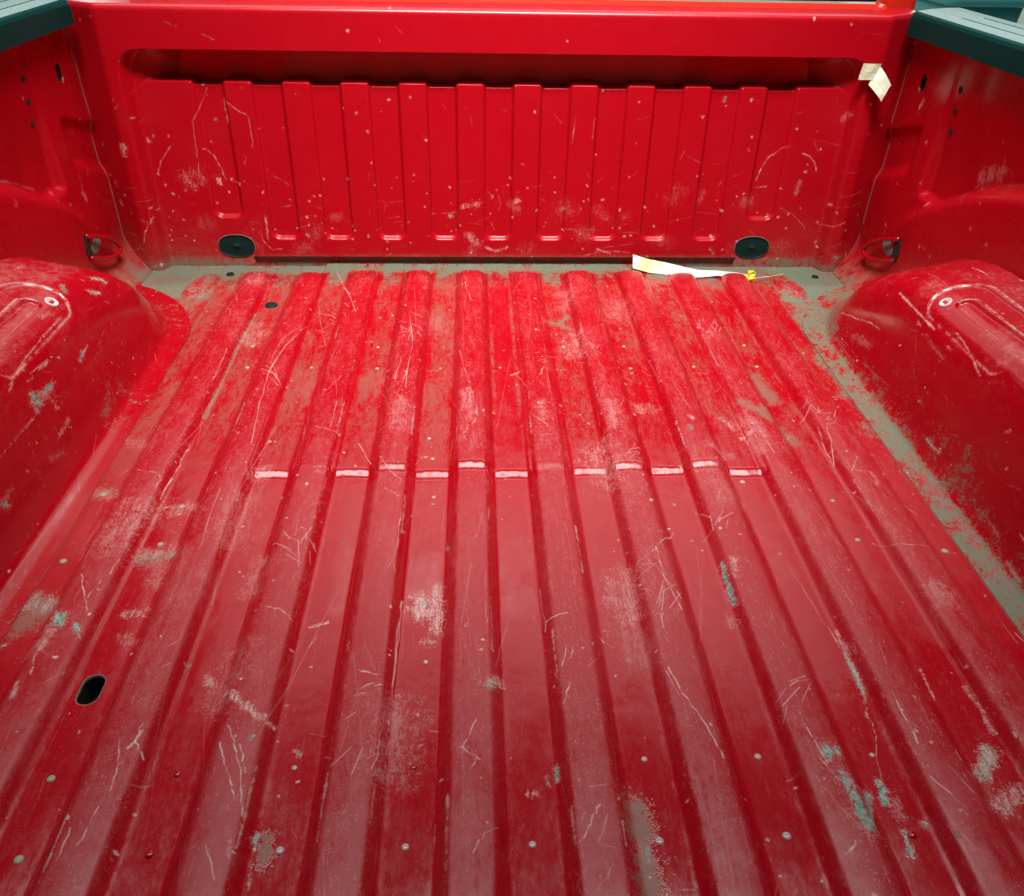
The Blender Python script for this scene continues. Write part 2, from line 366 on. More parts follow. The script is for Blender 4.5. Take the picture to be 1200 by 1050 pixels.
  ('u', 0.012, 0.35, [(0.1643, 1.1603), (0.1631, 1.0843)]),
  ('u', 0.012, 0.3, [(0.3005, 1.0376), (0.3154, 1.0223)]),
  ('s', 0.0013, 0.9, [(-0.3416, 1.7161), (-0.2987, 1.5867)]),
  ('s', 0.001, 0.9, [(-0.2736, 1.2545), (-0.2938, 1.1987)]),
  ('s', 0.001, 0.8, [(-0.2698, 1.1714), (-0.2689, 1.0959)]),
  ('s', 0.001, 0.8, [(-0.2919, 1.0958), (-0.2546, 1.0817)]),
  ('s', 0.0014, 0.8, [(-0.2249, 1.0619), (-0.2004, 1.0056)]),
  ('s', 0.0014, 0.8, [(-0.0700, 1.6419), (-0.0577, 1.5465)]),
  ('s', 0.001, 0.8, [(-0.1746, 1.4969), (-0.1492, 1.4732)]),
  ('s', 0.001, 0.8, [(-0.1749, 1.4485), (-0.1486, 1.4266)]),
  ('h', 0.018, 0.55, [(0.2751, 0.7331), (0.3576, 0.7242)]),
  ('h', 0.02, 0.5, [(0.3180, 0.7469), (0.3878, 0.7309)]),
  ('h', 0.02, 0.6, [(0.4700, 0.7439), (0.4771, 0.6701)]),
  ('u', 0.0014, 0.7, [(0.4325, 0.6172), (0.4301, 0.5768)]),
  ('u', 0.002, 0.8, [(0.4152, 0.5056), (0.4160, 0.4964)]),
 ],
 'FR': [
  ('u', 0.0065, 0.75, [(-0.7390, 0.2580), (-0.7410, 0.2420)]),
  ('u', 0.004, 0.6, [(-0.6960, 0.2640), (-0.6950, 0.2600)]),
  ('u', 0.004, 0.6, [(-0.7790, 0.1790), (-0.7800, 0.1620)]),
  ('u', 0.003, 0.6, [(-0.7790, 0.1390), (-0.7770, 0.1320)]),
  ('u', 0.003, 0.5, [(-0.7890, 0.2550), (-0.7900, 0.2510)]),
  ('s', 0.0022, 0.8, [(-0.7110, 0.1140), (-0.7290, 0.0900), (-0.7430, 0.0590)]),
  ('s', 0.002, 0.6, [(-0.6930, 0.1950), (-0.6800, 0.2220), (-0.6560, 0.2490)]),
  ('s', 0.002, 0.6, [(-0.5930, 0.2460), (-0.5750, 0.2310), (-0.5660, 0.2060), (-0.5600, 0.1820)]),
  ('s', 0.0018, 0.85, [(-0.5360, 0.3420), (-0.5370, 0.3210), (-0.5370, 0.2970)]),
  ('u', 0.002, 0.9, [(-0.5360, 0.3060), (-0.5360, 0.2970)]),
  ('s', 0.0016, 0.8, [(-0.5340, 0.3390), (-0.5150, 0.3220), (-0.4940, 0.3090), (-0.4910, 0.2740), (-0.4930, 0.2490)]),
  ('s', 0.0012, 0.7, [(-0.5660, 0.3600), (-0.5840, 0.3290), (-0.6030, 0.2970)]),
  ('s', 0.0014, 0.8, [(-0.6030, 0.2970), (-0.6050, 0.2560), (-0.6090, 0.1890)]),
  ('u', 0.0045, 1, [(-0.5760, 0.1820), (-0.5720, 0.1730)]),
  ('u', 0.012, 0.45, [(-0.6160, 0.1970), (-0.6080, 0.1850)]),
  ('u', 0.01, 0.35, [(-0.6390, 0.1890), (-0.6260, 0.1710)]),
  ('s', 0.0012, 0.6, [(-0.5470, 0.1790), (-0.5340, 0.1750)]),
  ('s', 0.0012, 0.7, [(-0.5080, 0.2320), (-0.5170, 0.2150)]),
  ('s', 0.0016, 0.9, [(-0.5020, 0.0730), (-0.5000, 0.0520), (-0.4840, 0.0370), (-0.4620, 0.0370)]),
  ('u', 0.0025, 0.8, [(-0.4910, 0.1370), (-0.4900, 0.1330)]),
  ('u', 0.0018, 0.8, [(-0.4880, 0.1100), (-0.4900, 0.0580)]),
  ('c', 0.0025, 0.9, [(-0.4060, 0.0700), (-0.4030, 0.0660)]),
  ('c', 0.0022, 1, [(-0.1020, 0.1100), (-0.1000, 0.1080)]),
  ('u', 0.006, 0.7, [(-0.0690, 0.1340), (-0.0430, 0.1360)]),
  ('u', 0.009, 0.7, [(-0.0650, 0.0710), (-0.0470, 0.0540)]),
  ('u', 0.004, 0.7, [(0.0340, 0.1430), (0.0430, 0.1470)]),
  ('s', 0.001, 0.7, [(-0.0020, 0.1540), (0.0060, 0.1360), (0.0000, 0.1210)]),
  ('s', 0.0014, 0.8, [(0.2160, 0.0360), (0.2630, 0.0340), (0.2880, 0.0320)]),
  ('s', 0.001, 0.7, [(0.2590, 0.0780), (0.3060, 0.0760)]),
  ('u', 0.003, 0.8, [(-0.0280, 0.0430), (-0.0060, 0.0350), (0.0210, 0.0430)]),
  ('u', 0.002, 0.7, [(0.2160, 0.0400), (0.2450, 0.0300)]),
  ('s', 0.0016, 0.6, [(0.1530, 0.3120), (0.1490, 0.2620)]),
  ('s', 0.0012, 0.5, [(0.1920, 0.3120), (0.1900, 0.2710)]),
  ('s', 0.002, 0.85, [(0.5430, 0.1890), (0.5510, 0.2170), (0.5630, 0.2380), (0.5740, 0.2440)]),
  ('s', 0.0012, 0.6, [(0.5740, 0.2450), (0.6020, 0.2660)]),
  ('s', 0.0022, 0.75, [(0.6270, 0.2460), (0.6420, 0.2420), (0.6560, 0.2290), (0.6650, 0.2110)]),
  ('s', 0.001, 0.6, [(0.6470, 0.2700), (0.6590, 0.2490)]),
  ('u', 0.0022, 1, [(0.6630, 0.2550), (0.6640, 0.2560)]),
  ('u', 0.002, 0.9, [(0.5020, 0.3490), (0.5020, 0.3510)]),
  ('u', 0.002, 0.9, [(0.5120, 0.2570), (0.5140, 0.2520)]),
  ('s', 0.0014, 0.5, [(0.6020, 0.1320), (0.6320, 0.1190), (0.6590, 0.0970), (0.6680, 0.0830)]),
  ('u', 0.007, 0.3, [(0.6960, 0.3170), (0.7030, 0.3250)]),
  ('u', 0.005, 0.3, [(0.6320, 0.1880), (0.6310, 0.1610)]),
  ('c', 0.0042, 1, [(0.7330, 0.0350), (0.7420, 0.0310)]),
  ('u', 0.0025, 0.8, [(0.7630, 0.0370), (0.7650, 0.0300)]),
  ('s', 0.001, 0.7, [(0.7210, 0.0570), (0.7510, 0.0720)]),
  ('u', 0.002, 0.9, [(0.7690, 0.0700), (0.7790, 0.0740)]),
  ('s', 0.001, 0.5, [(0.7140, 0.1650), (0.7670, 0.1730)]),
  ('s', 0.001, 0.5, [(0.7100, 0.1430), (0.7740, 0.1470)]),
  ('s', 0.001, 0.4, [(0.7110, 0.2150), (0.7470, 0.2190)]),
  ('s', 0.001, 0.6, [(-0.6110, 0.4790), (-0.5880, 0.4710)]),
  ('s', 0.001, 0.6, [(-0.5480, 0.4600), (-0.5260, 0.4500)]),
  ('d', 0.006, 0.7, [(-0.7030, 0.0020), (-0.6290, 0.0100)]),
  ('d', 0.004, 0.6, [(-0.6560, 0.0100), (-0.6290, 0.0080)]),
  ('d', 0.005, 0.6, [(0.7420, 0.0060), (0.7920, -0.0020)]),
 ],
 'WL': [
  ('u', 0.006, 0.75, [(1.6372, 0.1952), (1.6473, 0.1806)]),
  ('s', 0.0016, 0.8, [(1.6472, 0.2292), (1.6402, 0.1992)]),
  ('u', 0.003, 0.7, [(1.6916, 0.2959), (1.6871, 0.2955)]),
  ('u', 0.004, 0.4, [(1.3644, 0.2670), (1.3676, 0.2633)]),
  ('s', 0.002, 0.5, [(1.4034, 0.2889), (1.4515, 0.2717), (1.5058, 0.2436)]),
  ('s', 0.001, 0.7, [(1.6562, 0.1272), (1.6535, 0.1109)]),
 ],
 'WR': [
  ('u', 0.0035, 1, [(1.6685, 0.3729), (1.6736, 0.3549)]),
  ('u', 0.003, 1, [(1.5384, 0.2146), (1.5338, 0.2193)]),
  ('u', 0.002, 1, [(1.4221, 0.3167), (1.4202, 0.3186)]),
  ('u', 0.0022, 1, [(1.6679, 0.1353), (1.6649, 0.1310)]),
  ('u', 0.0022, 1, [(1.4406, 0.1526), (1.4370, 0.1572)]),
  ('u', 0.014, 0.4, [(1.4214, 0.2983), (1.3546, 0.3316)]),
  ('s', 0.0018, 0.6, [(1.4322, 0.2805), (1.4075, 0.2995), (1.3886, 0.3178)]),
  ('u', 0.005, 0.25, [(1.5345, 0.4396), (1.5288, 0.4311)]),
  ('u', 0.0018, 0.8, [(1.3882, 0.3685), (1.3828, 0.3685)]),
 ],
 'AL': [
  ('c', 0.0045, 1, [(0.8279, 1.2995), (0.8193, 1.3088)]),
  ('c', 0.004, 1, [(0.8105, 1.3186), (0.8018, 1.3197)]),
  ('u', 0.003, 1, [(0.8162, 1.2524), (0.7943, 1.2795)]),
  ('c', 0.003, 0.7, [(0.8115, 1.2566), (0.8006, 1.2683)]),
  ('d', 0.005, 0.8, [(0.8575, 1.2226), (0.8436, 1.2093)]),
  ('s', 0.0014, 0.7, [(0.8996, 1.2581), (0.8871, 1.2793), (0.8743, 1.2722)]),
  ('u', 0.003, 0.7, [(0.9462, 1.2453), (0.9440, 1.2623)]),
  ('c', 0.006, 1, [(0.7640, 0.9911), (0.7486, 0.9971)]),
  ('c', 0.004, 1, [(0.7553, 1.0147), (0.7510, 1.0445)]),
  ('u', 0.01, 0.6, [(0.7572, 0.9895), (0.7485, 1.0362)]),
  ('c', 0.003, 0.9, [(0.7446, 0.9850), (0.7416, 0.9848)]),
  ('u', 0.004, 0.7, [(0.7318, 1.0253), (0.7193, 1.0248)]),
  ('c', 0.0035, 1, [(0.7398, 1.1323), (0.7432, 1.1457)]),
  ('u', 0.0025, 0.8, [(0.7432, 1.1457), (0.7461, 1.1658)]),
  ('u', 0.004, 0.6, [(0.6882, 1.0363), (0.6857, 1.0217)]),
  ('u', 0.004, 0.6, [(0.6857, 1.0217), (0.6839, 1.0022)]),
  ('u', 0.0018, 0.8, [(0.7388, 0.9715), (0.7405, 0.9422), (0.7414, 0.9113), (0.7427, 0.8777)]),
  ('c', 0.004, 1, [(0.6931, 0.8389), (0.6858, 0.8435)]),
  ('u', 0.004, 0.6, [(0.6951, 0.8452), (0.6976, 0.8684)]),
  ('u', 0.0022, 0.7, [(0.8177, 1.1535), (0.8183, 1.0882), (0.8149, 1.0278), (0.8066, 0.9777), (0.7980, 0.9557)]),
  ('s', 0.0018, 0.6, [(0.7924, 1.0128), (0.7860, 1.0612)]),
  ('u', 0.0035, 0.8, [(0.7863, 1.0359), (0.7830, 1.0606)]),
  ('u', 0.0035, 0.6, [(0.7861, 1.0006), (0.7845, 1.0121)]),
  ('u', 0.002, 0.6, [(0.7485, 1.0362), (0.7270, 1.0322)]),
  ('u', 0.008, 0.35, [(0.8444, 1.1289), (0.8399, 1.1394)]),
  ('u', 0.006, 0.3, [(0.6707, 0.9606), (0.6586, 0.9918)]),
 ],
 'AR': [
  ('s', 0.0022, 0.8, [(0.6783, 1.4210), (0.6962, 1.3567), (0.7142, 1.3052), (0.7194, 1.2683)]),
  ('u', 0.003, 0.9, [(0.7837, 1.1801), (0.7849, 1.1721)]),
  ('u', 0.003, 1, [(0.7904, 1.0886), (0.7925, 1.0827)]),
  ('u', 0.005, 0.3, [(0.7758, 1.1450), (0.7708, 1.0830)]),
  ('c', 0.0035, 0.9, [(0.6493, 1.0235), (0.6475, 1.0076)]),
  ('u', 0.002, 0.8, [(0.6475, 1.0076), (0.6507, 0.9860)]),
  ('u', 0.003, 0.5, [(0.7070, 0.9366), (0.6945, 0.9379)]),
  ('u', 0.002, 0.8, [(0.8202, 1.0961), (0.8173, 1.0662), (0.8080, 1.0298), (0.7950, 0.9960)]),
  ('s', 0.001, 0.7, [(0.6400, 1.3742), (0.6417, 1.2715), (0.6561, 1.1765)]),
  ('u', 0.0022, 0.9, [(0.6685, 0.7831), (0.6674, 0.7744)]),
  ('u', 0.003, 0.6, [(0.6390, 0.8632), (0.6383, 0.8423)]),
  ('u', 0.004, 0.5, [(0.6430, 0.8466), (0.6391, 0.8105)]),
  ('u', 0.004, 0.4, [(0.6220, 0.7729), (0.6214, 0.7424)]),
  ('u', 0.0025, 0.8, [(0.7592, 0.8960), (0.7669, 0.8901)]),
  ('u', 0.003, 0.9, [(0.9920, 1.1749), (0.9950, 1.1698)]),
  ('u', 0.0018, 0.7, [(0.9503, 1.2597), (0.9583, 1.2132)]),
  ('s', 0.001, 0.6, [(0.8694, 1.3039), (0.8791, 1.2516), (0.8794, 1.2064)]),
  ('s', 0.0012, 0.7, [(0.8397, 1.2837), (0.8508, 1.2746)]),
  ('u', 0.008, 0.3, [(0.6637, 1.3351), (0.6810, 1.2725)]),
 ],
}
RIVETS = [(-0.4459, 0.4256, 1, 1.1), (-0.336, 0.4278, 0, 1), (-0.2238, 0.4277, 2, 1), (-0.1146, 0.4278, 2, 0.9), (-0.002587, 0.427, 2, 0.9), (0.1108, 0.427, 2, 1), (0.2262, 0.4287, 2, 1.05), (0.3406, 0.4271, 0, 1.1), (-0.4504, 0.5049, 1, 1), (-0.3344, 0.5073, 0, 0.9), (-0.2255, 0.511, 2, 0.7), (-0.1117, 0.5089, 0, 0.8), (0.1114, 0.5117, 2, 0.8), (0.2233, 0.5117, 2, 0.9), (0.3369, 0.5107, 2, 0.7), (-0.1062, 0.6401, 2, 0.7), (-0.1203, 1.075, 2, 0.8), (-0.1131, 1.021, 2, 0.8), (-0.1095, 0.92, 1, 0.5), (0.329, 0.9648, 2, 1), (0.2037, 0.8626, 2, 0.6), (0.2663, 0.8473, 2, 0.7), (0.1866, 0.909, 2, 0.7), (-0.5586, 0.948, 1, 1.1), (-0.5592, 0.8122, 1, 1.1), (-0.4503, 0.8424, 1, 1), (-0.4452, 0.9197, 1, 1.1), (-0.4503, 1.389, 1, 1), (-0.4421, 1.309, 1, 1), (-0.3569, 1.069, 1, 0.8), (-0.2184, 1.294, 1, 0.9), (-0.2242, 1.374, 1, 0.8), (-0.3306, 1.298, 1, 0.8), (-0.2086, 1.507, 1, 0.7), (0.4452, 1.389, 1, 0.9), (0.446, 1.307, 1, 0.9), (0.3308, 1.298, 1, 0.8), (0.2189, 1.292, 1, 0.9), (0.2194, 1.375, 1, 0.8), (0.1091, 1.376, 1, 0.7), (0.1104, 1.373, 1, 0.7), (0.4465, 0.835, 1, 0.9), (0.5516, 0.8113, 1, 1.1), (0.4437, 0.9191, 1, 0.8), (0.06238, 1.427, 2, 0.6), (0.04996, 1.163, 2, 0.6), (-0.1104, 1.294, 1, 0.6), (-0.007519, 1.296, 1, 0.6), (-0.4052, 0.8916, 0, 0.8), (-0.4935, 0.8932, 0, 0.7)]
PLUGS = [(-0.4508, 1.564, 0.0125), (-0.5664, 1.719, 0.0085), (0.6876, 1.711, 0.0075)]
RING = [(1.579, 0.1345, 0.001), (1.616, 0.1212, 0.008), (1.654, 0.1054, 0.014), (1.681, 0.08873, 0.017), (1.694, 0.07304, 0.018), (1.69, 0.06371, 0.018), (1.664, 0.06274, 0.017), (1.626, 0.07258, 0.013), (1.589, 0.08691, 0.006), (1.573, 0.0933, 0.001)]
TIE_SLOT = [(1.567, 0.1424), (1.591, 0.1318), (1.593, 0.08362), (1.568, 0.08991), (1.557, 0.1113)]
OVAL = [(1.65, 0.09027), (1.654, 0.09408), (1.655, 0.09826), (1.654, 0.1023), (1.651, 0.1059), (1.645, 0.1088), (1.638, 0.1107), (1.629, 0.1116), (1.62, 0.1114), (1.611, 0.1102), (1.603, 0.1079), (1.598, 0.1047), (1.597, 0.1009), (1.598, 0.09675), (1.603, 0.09266), (1.61, 0.08909), (1.619, 0.08649), (1.628, 0.08524), (1.637, 0.08551), (1.645, 0.08728)]


# ------------------------------------------------------------------ materials
def nd(nt, t, x=0, y=0, **kw):
    n = nt.nodes.new(t); n.location = (x, y)
    for k, v in kw.items(): setattr(n, k, v)
    return n
def mixrgb(nt, fac, a, b):
    n = nd(nt, 'ShaderNodeMix', data_type='RGBA')
    for sock, v in ((0, fac), (6, a), (7, b)):
        if isinstance(v, bpy.types.NodeSocket): nt.links.new(v, n.inputs[sock])
        elif isinstance(v, (tuple, list)): n.inputs[sock].default_value = (*v, 1)
        else: n.inputs[sock].default_value = v
    return n.outputs[2]
def math_(nt, op, a, b=None, c=None, clamp=False):
    n = nd(nt, 'ShaderNodeMath', operation=op, use_clamp=clamp)
    for i, v in enumerate((a, b, c)):
        if v is None: continue
        if isinstance(v, bpy.types.NodeSocket): nt.links.new(v, n.inputs[i])
        else: n.inputs[i].default_value = v
    return n.outputs[0]
def noise(nt, scale, detail=4, rough=.6, vec=None, stretch=None):
    n = nd(nt, 'ShaderNodeTexNoise'); n.inputs['Scale'].default_value = scale; n.inputs['Detail'].default_value = detail; n.inputs['Roughness'].default_value = rough
    tc = nd(nt, 'ShaderNodeTexCoord'); mp = nd(nt, 'ShaderNodeMapping')
    if stretch: mp.inputs['Scale'].default_value = stretch
    nt.links.new(tc.outputs['Object'], mp.inputs[0]); nt.links.new(mp.outputs[0], n.inputs['Vector'])
    return n.outputs['Fac']

RED = (0.43, 0.0015, 0.0085)
def paint(name, sheet=None, rough=.22, film_col=(.36, .12, .13), film_rough=.30, red=RED, coat=0.0, spec=.42, wave=.02):
    m = bpy.data.materials.new(name); m.use_nodes = True; nt = m.node_tree
    b = nt.nodes['Principled BSDF']; L = nt.links.new
    b.inputs['Specular IOR Level'].default_value = spec
    fine = noise(nt, 900, 2, .7); mid = noise(nt, 35, 5, .65); big = noise(nt, 5, 3, .5)
    deep = tuple(c * .84 for c in red)
    base = mixrgb(nt, math_(nt, 'MULTIPLY', mid, .5), red, deep)
    r = math_(nt, 'MULTIPLY_ADD', mid, .08, rough - .05)
    if sheet is not None:
        tx = nd(nt, 'ShaderNodeTexImage'); tx.image = sheet.image(); tx.interpolation = 'Cubic'; tx.extension = 'EXTEND'
        uvn = nd(nt, 'ShaderNodeUVMap'); uvn.uv_map = 'sheet'; L(uvn.outputs[0], tx.inputs[0])
        sp = nd(nt, 'ShaderNodeSeparateColor'); L(tx.outputs['Color'], sp.inputs[0])
        dirt, scr, chip, film = sp.outputs[0], sp.outputs[1], sp.outputs[2], math_(nt, 'MULTIPLY_ADD', tx.outputs['Alpha'], 2.0, -1.0, True)
        base = mixrgb(nt, math_(nt, 'MULTIPLY', film, .12), base, film_col)
        dcol = mixrgb(nt, math_(nt, 'MULTIPLY_ADD', fine, 1.6, -.3, True), (.075, .115, .07), (.225, .30, .205))
        dcol = mixrgb(nt, math_(nt, 'MULTIPLY', big, .5), dcol, (.15, .15, .10))
        grit = math_(nt, 'MULTIPLY_ADD', noise(nt, 260, 6, .8), 7.0, -3.9, True)
        dcol = mixrgb(nt, math_(nt, 'MULTIPLY', grit, math_(nt, 'MULTIPLY_ADD', noise(nt, 16, 2, .5), 5.0, -2.2, True)), dcol, (.020, .050, .040))
        base = mixrgb(nt, dirt, base, dcol)
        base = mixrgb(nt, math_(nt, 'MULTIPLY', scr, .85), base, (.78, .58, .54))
        ccol = mixrgb(nt, math_(nt, 'MULTIPLY_ADD', noise(nt, 220, 3, .7), 4.0, -1.4, True), (.05, .15, .125), (.30, .47, .40))
        base = mixrgb(nt, chip, base, ccol)
        r = math_(nt, 'MULTIPLY_ADD', film, film_rough, r)
        r = math_(nt, 'MULTIPLY_ADD', dirt, .55, r)
        r = math_(nt, 'MULTIPLY_ADD', scr, .15, r)
        r = math_(nt, 'MINIMUM', r, .9)
        h = math_(nt, 'MULTIPLY_ADD', dirt, .6, math_(nt, 'MULTIPLY', math_(nt, 'MULTIPLY', dirt, fine), 1.2))
        h = math_(nt, 'MULTIPLY_ADD', chip, -.5, h)
        bp = nd(nt, 'ShaderNodeBump'); bp.inputs['Strength'].default_value = .35; bp.inputs['Distance'].default_value = .0012
        L(h, bp.inputs['Height'])
        bp2 = nd(nt, 'ShaderNodeBump'); bp2.inputs['Strength'].default_value = wave; bp2.inputs['Distance'].default_value = .01
        L(noise(nt, 22, 2, .5), bp2.inputs['Height']); L(bp2.outputs[0], bp.inputs['Normal'])
        L(bp.outputs[0], b.inputs['Normal'])
    L(base, b.inputs['Base Color']); L(r, b.inputs['Roughness'])
    if coat: b.inputs['Coat Weight'].default_value = coat; b.inputs['Coat Roughness'].default_value = .06
    return m
def plain(name, col, rough=.5, var=.25, scale=60, metal=0, spec=.5, bump=0.0):
    m = bpy.data.materials.new(name); m.use_nodes = True; nt = m.node_tree; b = nt.nodes['Principled BSDF']
    c = mixrgb(nt, noise(nt, scale, 5, .65), tuple(v * (1 - var) for v in col), tuple(min(1, v * (1 + var)) for v in col))
    nt.links.new(c, b.inputs['Base Color']); b.inputs['Roughness'].default_value = rough; b.inputs['Metallic'].default_value = metal
    b.inputs['Specular IOR Level'].default_value = spec
    if bump:
        bp = nd(nt, 'ShaderNodeBump'); bp.inputs['Strength'].default_value = bump; bp.inputs['Distance'].default_value = .002
        nt.links.new(noise(nt, scale * 8, 3, .6), bp.inputs['Height']); nt.links.new(bp.outputs[0], b.inputs['Normal'])
    return m

# ------------------------------------------------------------------ shapes of the pressed sheets (metres; x across, y towards the cab, z up)
PER = 0.1125; D = 1.7415; WX = 0.79
_ry = np.linspace(.95, 1.03, 321)
_rz = np.cumsum(.362 * sstep(.976, .985, _ry) * (1 - sstep(.991, 1.000, _ry))) * (_ry[1] - _ry[0])
def floor_z(X, Y):
    u = np.abs((np.abs(X) / PER) % 1.0 - .5) * PER
    end = 1 - sstep(1.700, 1.728, Y + .35 * np.maximum(u - .012, 0))
    r = (1 - sstep(.0185, .0345, u)) * (np.abs(X) < .553) * end
    # a short even ramp crosses the ribs, a little different on every rib
    rib = np.round(X / PER * 2)
    dy = .0035 * np.sin(rib * 2.3 + .8) + .0045 * (np.clip(np.minimum(u, .05625 - u) / .02, 0, 1)) ** 2 * np.sin(rib * 3.1)
    sl = (1 + .03 * np.sin(rib * 1.3 + 2.0)) * np.where(r > .5, np.where(np.sin(rib * 5.3) > -.2, .985, .25), 1.0)
    sl = sl + .022 * np.sin(X * 380 + rib) + .018 * np.sin(X * 910 + 2 * rib)
    k = np.interp(Y + dy, _ry, _rz) * sl * (np.abs(X) < .37)
    z = r * .0125 + .0006 * np.cos(np.clip((.05625 - u) / .02, 0, 1) * 1.57) + k
    # low crown on each ridge and the short oval pads in the front corners
    z = z + .0015 * r * np.cos(np.clip(u / .02, 0, 1) * 1.57)
    xa = np.abs(X) - .612 - .15 * (1.66 - Y); ya = (Y - 1.66) / .062
    z = z + .0055 * (1 - sstep(.75, 1.15, np.sqrt((xa / .026) ** 2 + ya ** 2)))
    # gutter along the seam
    z = z - .0006 * np.exp(-((np.abs(X) - .574) / .003) ** 2) * (Y < 1.56)
    return z

_pd = np.array([-.06, -.04, -.016, -.006, .0, .006, .013, .021, .030, .042, .058, .08, .12, .18, .26])
_pz = np.array([.0010, .0010, .0022, .005, .009, .022, .052, .092, .126, .150, .163, .171, .179, .193, .21])
_dd = np.linspace(-.06, .26, 640)
_zz = np.interp(_dd, _pd, _pz); _kk = np.exp(-(np.arange(-30, 31) / 7.0) ** 2); _kk /= _kk.sum()
_zz = np.convolve(np.pad(_zz, 30, mode='edge'), _kk, 'valid')
WH = dict(x0=.608, x1=1.3, y0=.42, y1=1.655, r=.271)
def wh_inset(X, Y):
    cx, cy = (WH['x0'] + WH['x1']) / 2, (WH['y0'] + WH['y1']) / 2
    hx, hy, r = (WH['x1'] - WH['x0']) / 2, (WH['y1'] - WH['y0']) / 2, WH['r']
    qx = np.abs(X - cx) - hx + r; qy = np.abs(Y - cy) - hy + r
    return -(np.hypot(np.maximum(qx, 0), np.maximum(qy, 0)) + np.minimum(np.maximum(qx, qy), 0) - r)
def rr(X, Y, cx, cy, hx, hy, r):
    qx = np.abs(X - cx) - hx + r; qy = np.abs(Y - cy) - hy + r
    return np.hypot(np.maximum(qx, 0), np.maximum(qy, 0)) + np.minimum(np.maximum(qx, qy), 0) - r
_gy = np.linspace(.3, 1.9, 321)
_gv = np.interp(_gy, [.3, 1.00, 1.10, 1.20, 1.30, 1.40, 1.50, 1.60, 1.72, 1.9], [1.22, 1.22, 1.168, 1.168, 1.091, .832, .25, .131, .059, .059])
_gv = np.convolve(np.pad(_gv, 12, mode='edge'), np.ones(25) / 25, 'valid')
GY, GV = _gy, _gv
def wh_z(X, Y):
    X = np.abs(X)
    d = wh_inset(X, Y)
    # the nose of the arch slopes away towards the cab
    g = np.interp(Y, GY, GV)
    z = .004 + (np.interp(d, _dd, _zz) - .004) * g
    pad = rr(X, Y, .686, PADY, .042, .125, .034); slot = rr(X, Y, .6835, PADY - .015, .0125, .096, .011)
    z = z - .0035 * (1 - sstep(-.002, .002, pad)) - .006 * (1 - sstep(-.002, .002, slot))
    return z
PADY = 1.077
def arch_z(Y): return .352 - .62 * (Y - 1.06) ** 2
def wall_in(Y, Z):
    """how far the side panel stands in from x = WX"""
    az = arch_z(Y)
    w = .018 * sstep(.012, -.022, Z - az) * sstep(1.66, 1.50, Y)
    up = (1 - sstep(1.566, 1.588, Y)) * sstep(-.004, .010, Z - np.maximum(az, .222))
    w = w - .017 * up * (1 - .9 * sstep(.26, .42, Z))
    w = w - .005 * np.exp(-((Y - 1.485) / .03) ** 2) * sstep(.225, .25, Z) * (1 - .6 * sstep(.26, .45, Z))
    notch = sstep(1.632, 1.660, Y) * sstep(.246, .276, Z - .35 * (1.70 - Y) + .03) * (1 - sstep(.312, .334, Z + .3 * (Y - 1.66)))
    w = w - .009 * notch
    # sweep out into the floor at the bottom
    w = w + .055 * np.clip(1 - Z / .075, 0, 1) ** 2.2
    return w
def wall_x(Y, Z): return WX - wall_in(Y, Z) + .012 * sstep(.1, .5, Z)

def front_in(X, Z):
    """how far the front panel stands towards the camera from y = D"""
    x = np.abs(X)
    d = np.zeros(np.broadcast(X, Z).shape)
    # field with ribs, set back a little between the stiles
    rnd = .040 * (1 - np.sqrt(1 - np.clip((Z - .392) / .0405, 0, .999) ** 2)) * (Z < .436)      # rounded ends of the opening
    e1 = 1 - sstep(.698, .717, x + rnd)
    d = d - .030 * e1 * (Z < .40)
    k = np.abs((x / PER + .5) % 1.0 - .5) * PER            # distance to a valley centre
    zend = np.where(x > .50, .108, .062)
    q = np.hypot(np.maximum(k - .0125, 0), np.maximum(zend + .016 - Z, 0)) - .016
    val = (1 - sstep(-.0035, .0035, np.where(Z < zend + .016, q, k - .0285))) * (x < .61)
    ztop = .3745 - .0075 * val - (1 - np.sqrt(1 - np.clip((x - .664) / .034, 0, .999) ** 2)) * .034
    d = d - .0095 * val * (Z < .40)
    # hollow under the header: deep behind the field, running out towards the stiles
    pk = sstep(-.0022, .0022, Z - ztop) * (1 - sstep(-.0015, .0015, Z - .432))
    hollow = -.030 * e1 - (.095 + .016 * val) * (1 - sstep(.53, .705, x + rnd))
    d = np.where(Z > ztop - .004, d * (1 - pk) * (Z < .4325) + pk * hollow, d)
    # lip of the lower edge
    d = d - .010 * (1 - sstep(.0185, .0205, Z)) * (x < .525)
    return d

# ------------------------------------------------------------------ wear of every sheet
FL = Sheet('floor_wear', -.80, .80, .25, 1.76, .0006)
FR = Sheet('front_panel_wear', -.80, .80, 0.0, .52, .0011)
WL = Sheet('wall_wear_near_left', .3, 1.80, 0.0, .50, .0016)
WR = Sheet('wall_wear_near_right', .3, 1.80, 0.0, .50, .0016)
AL = Sheet('arch_wear_near_left', .56, 1.06, .40, 1.72, .0009)
AR = Sheet('arch_wear_near_right', .56, 1.06, .40, 1.72, .0009)

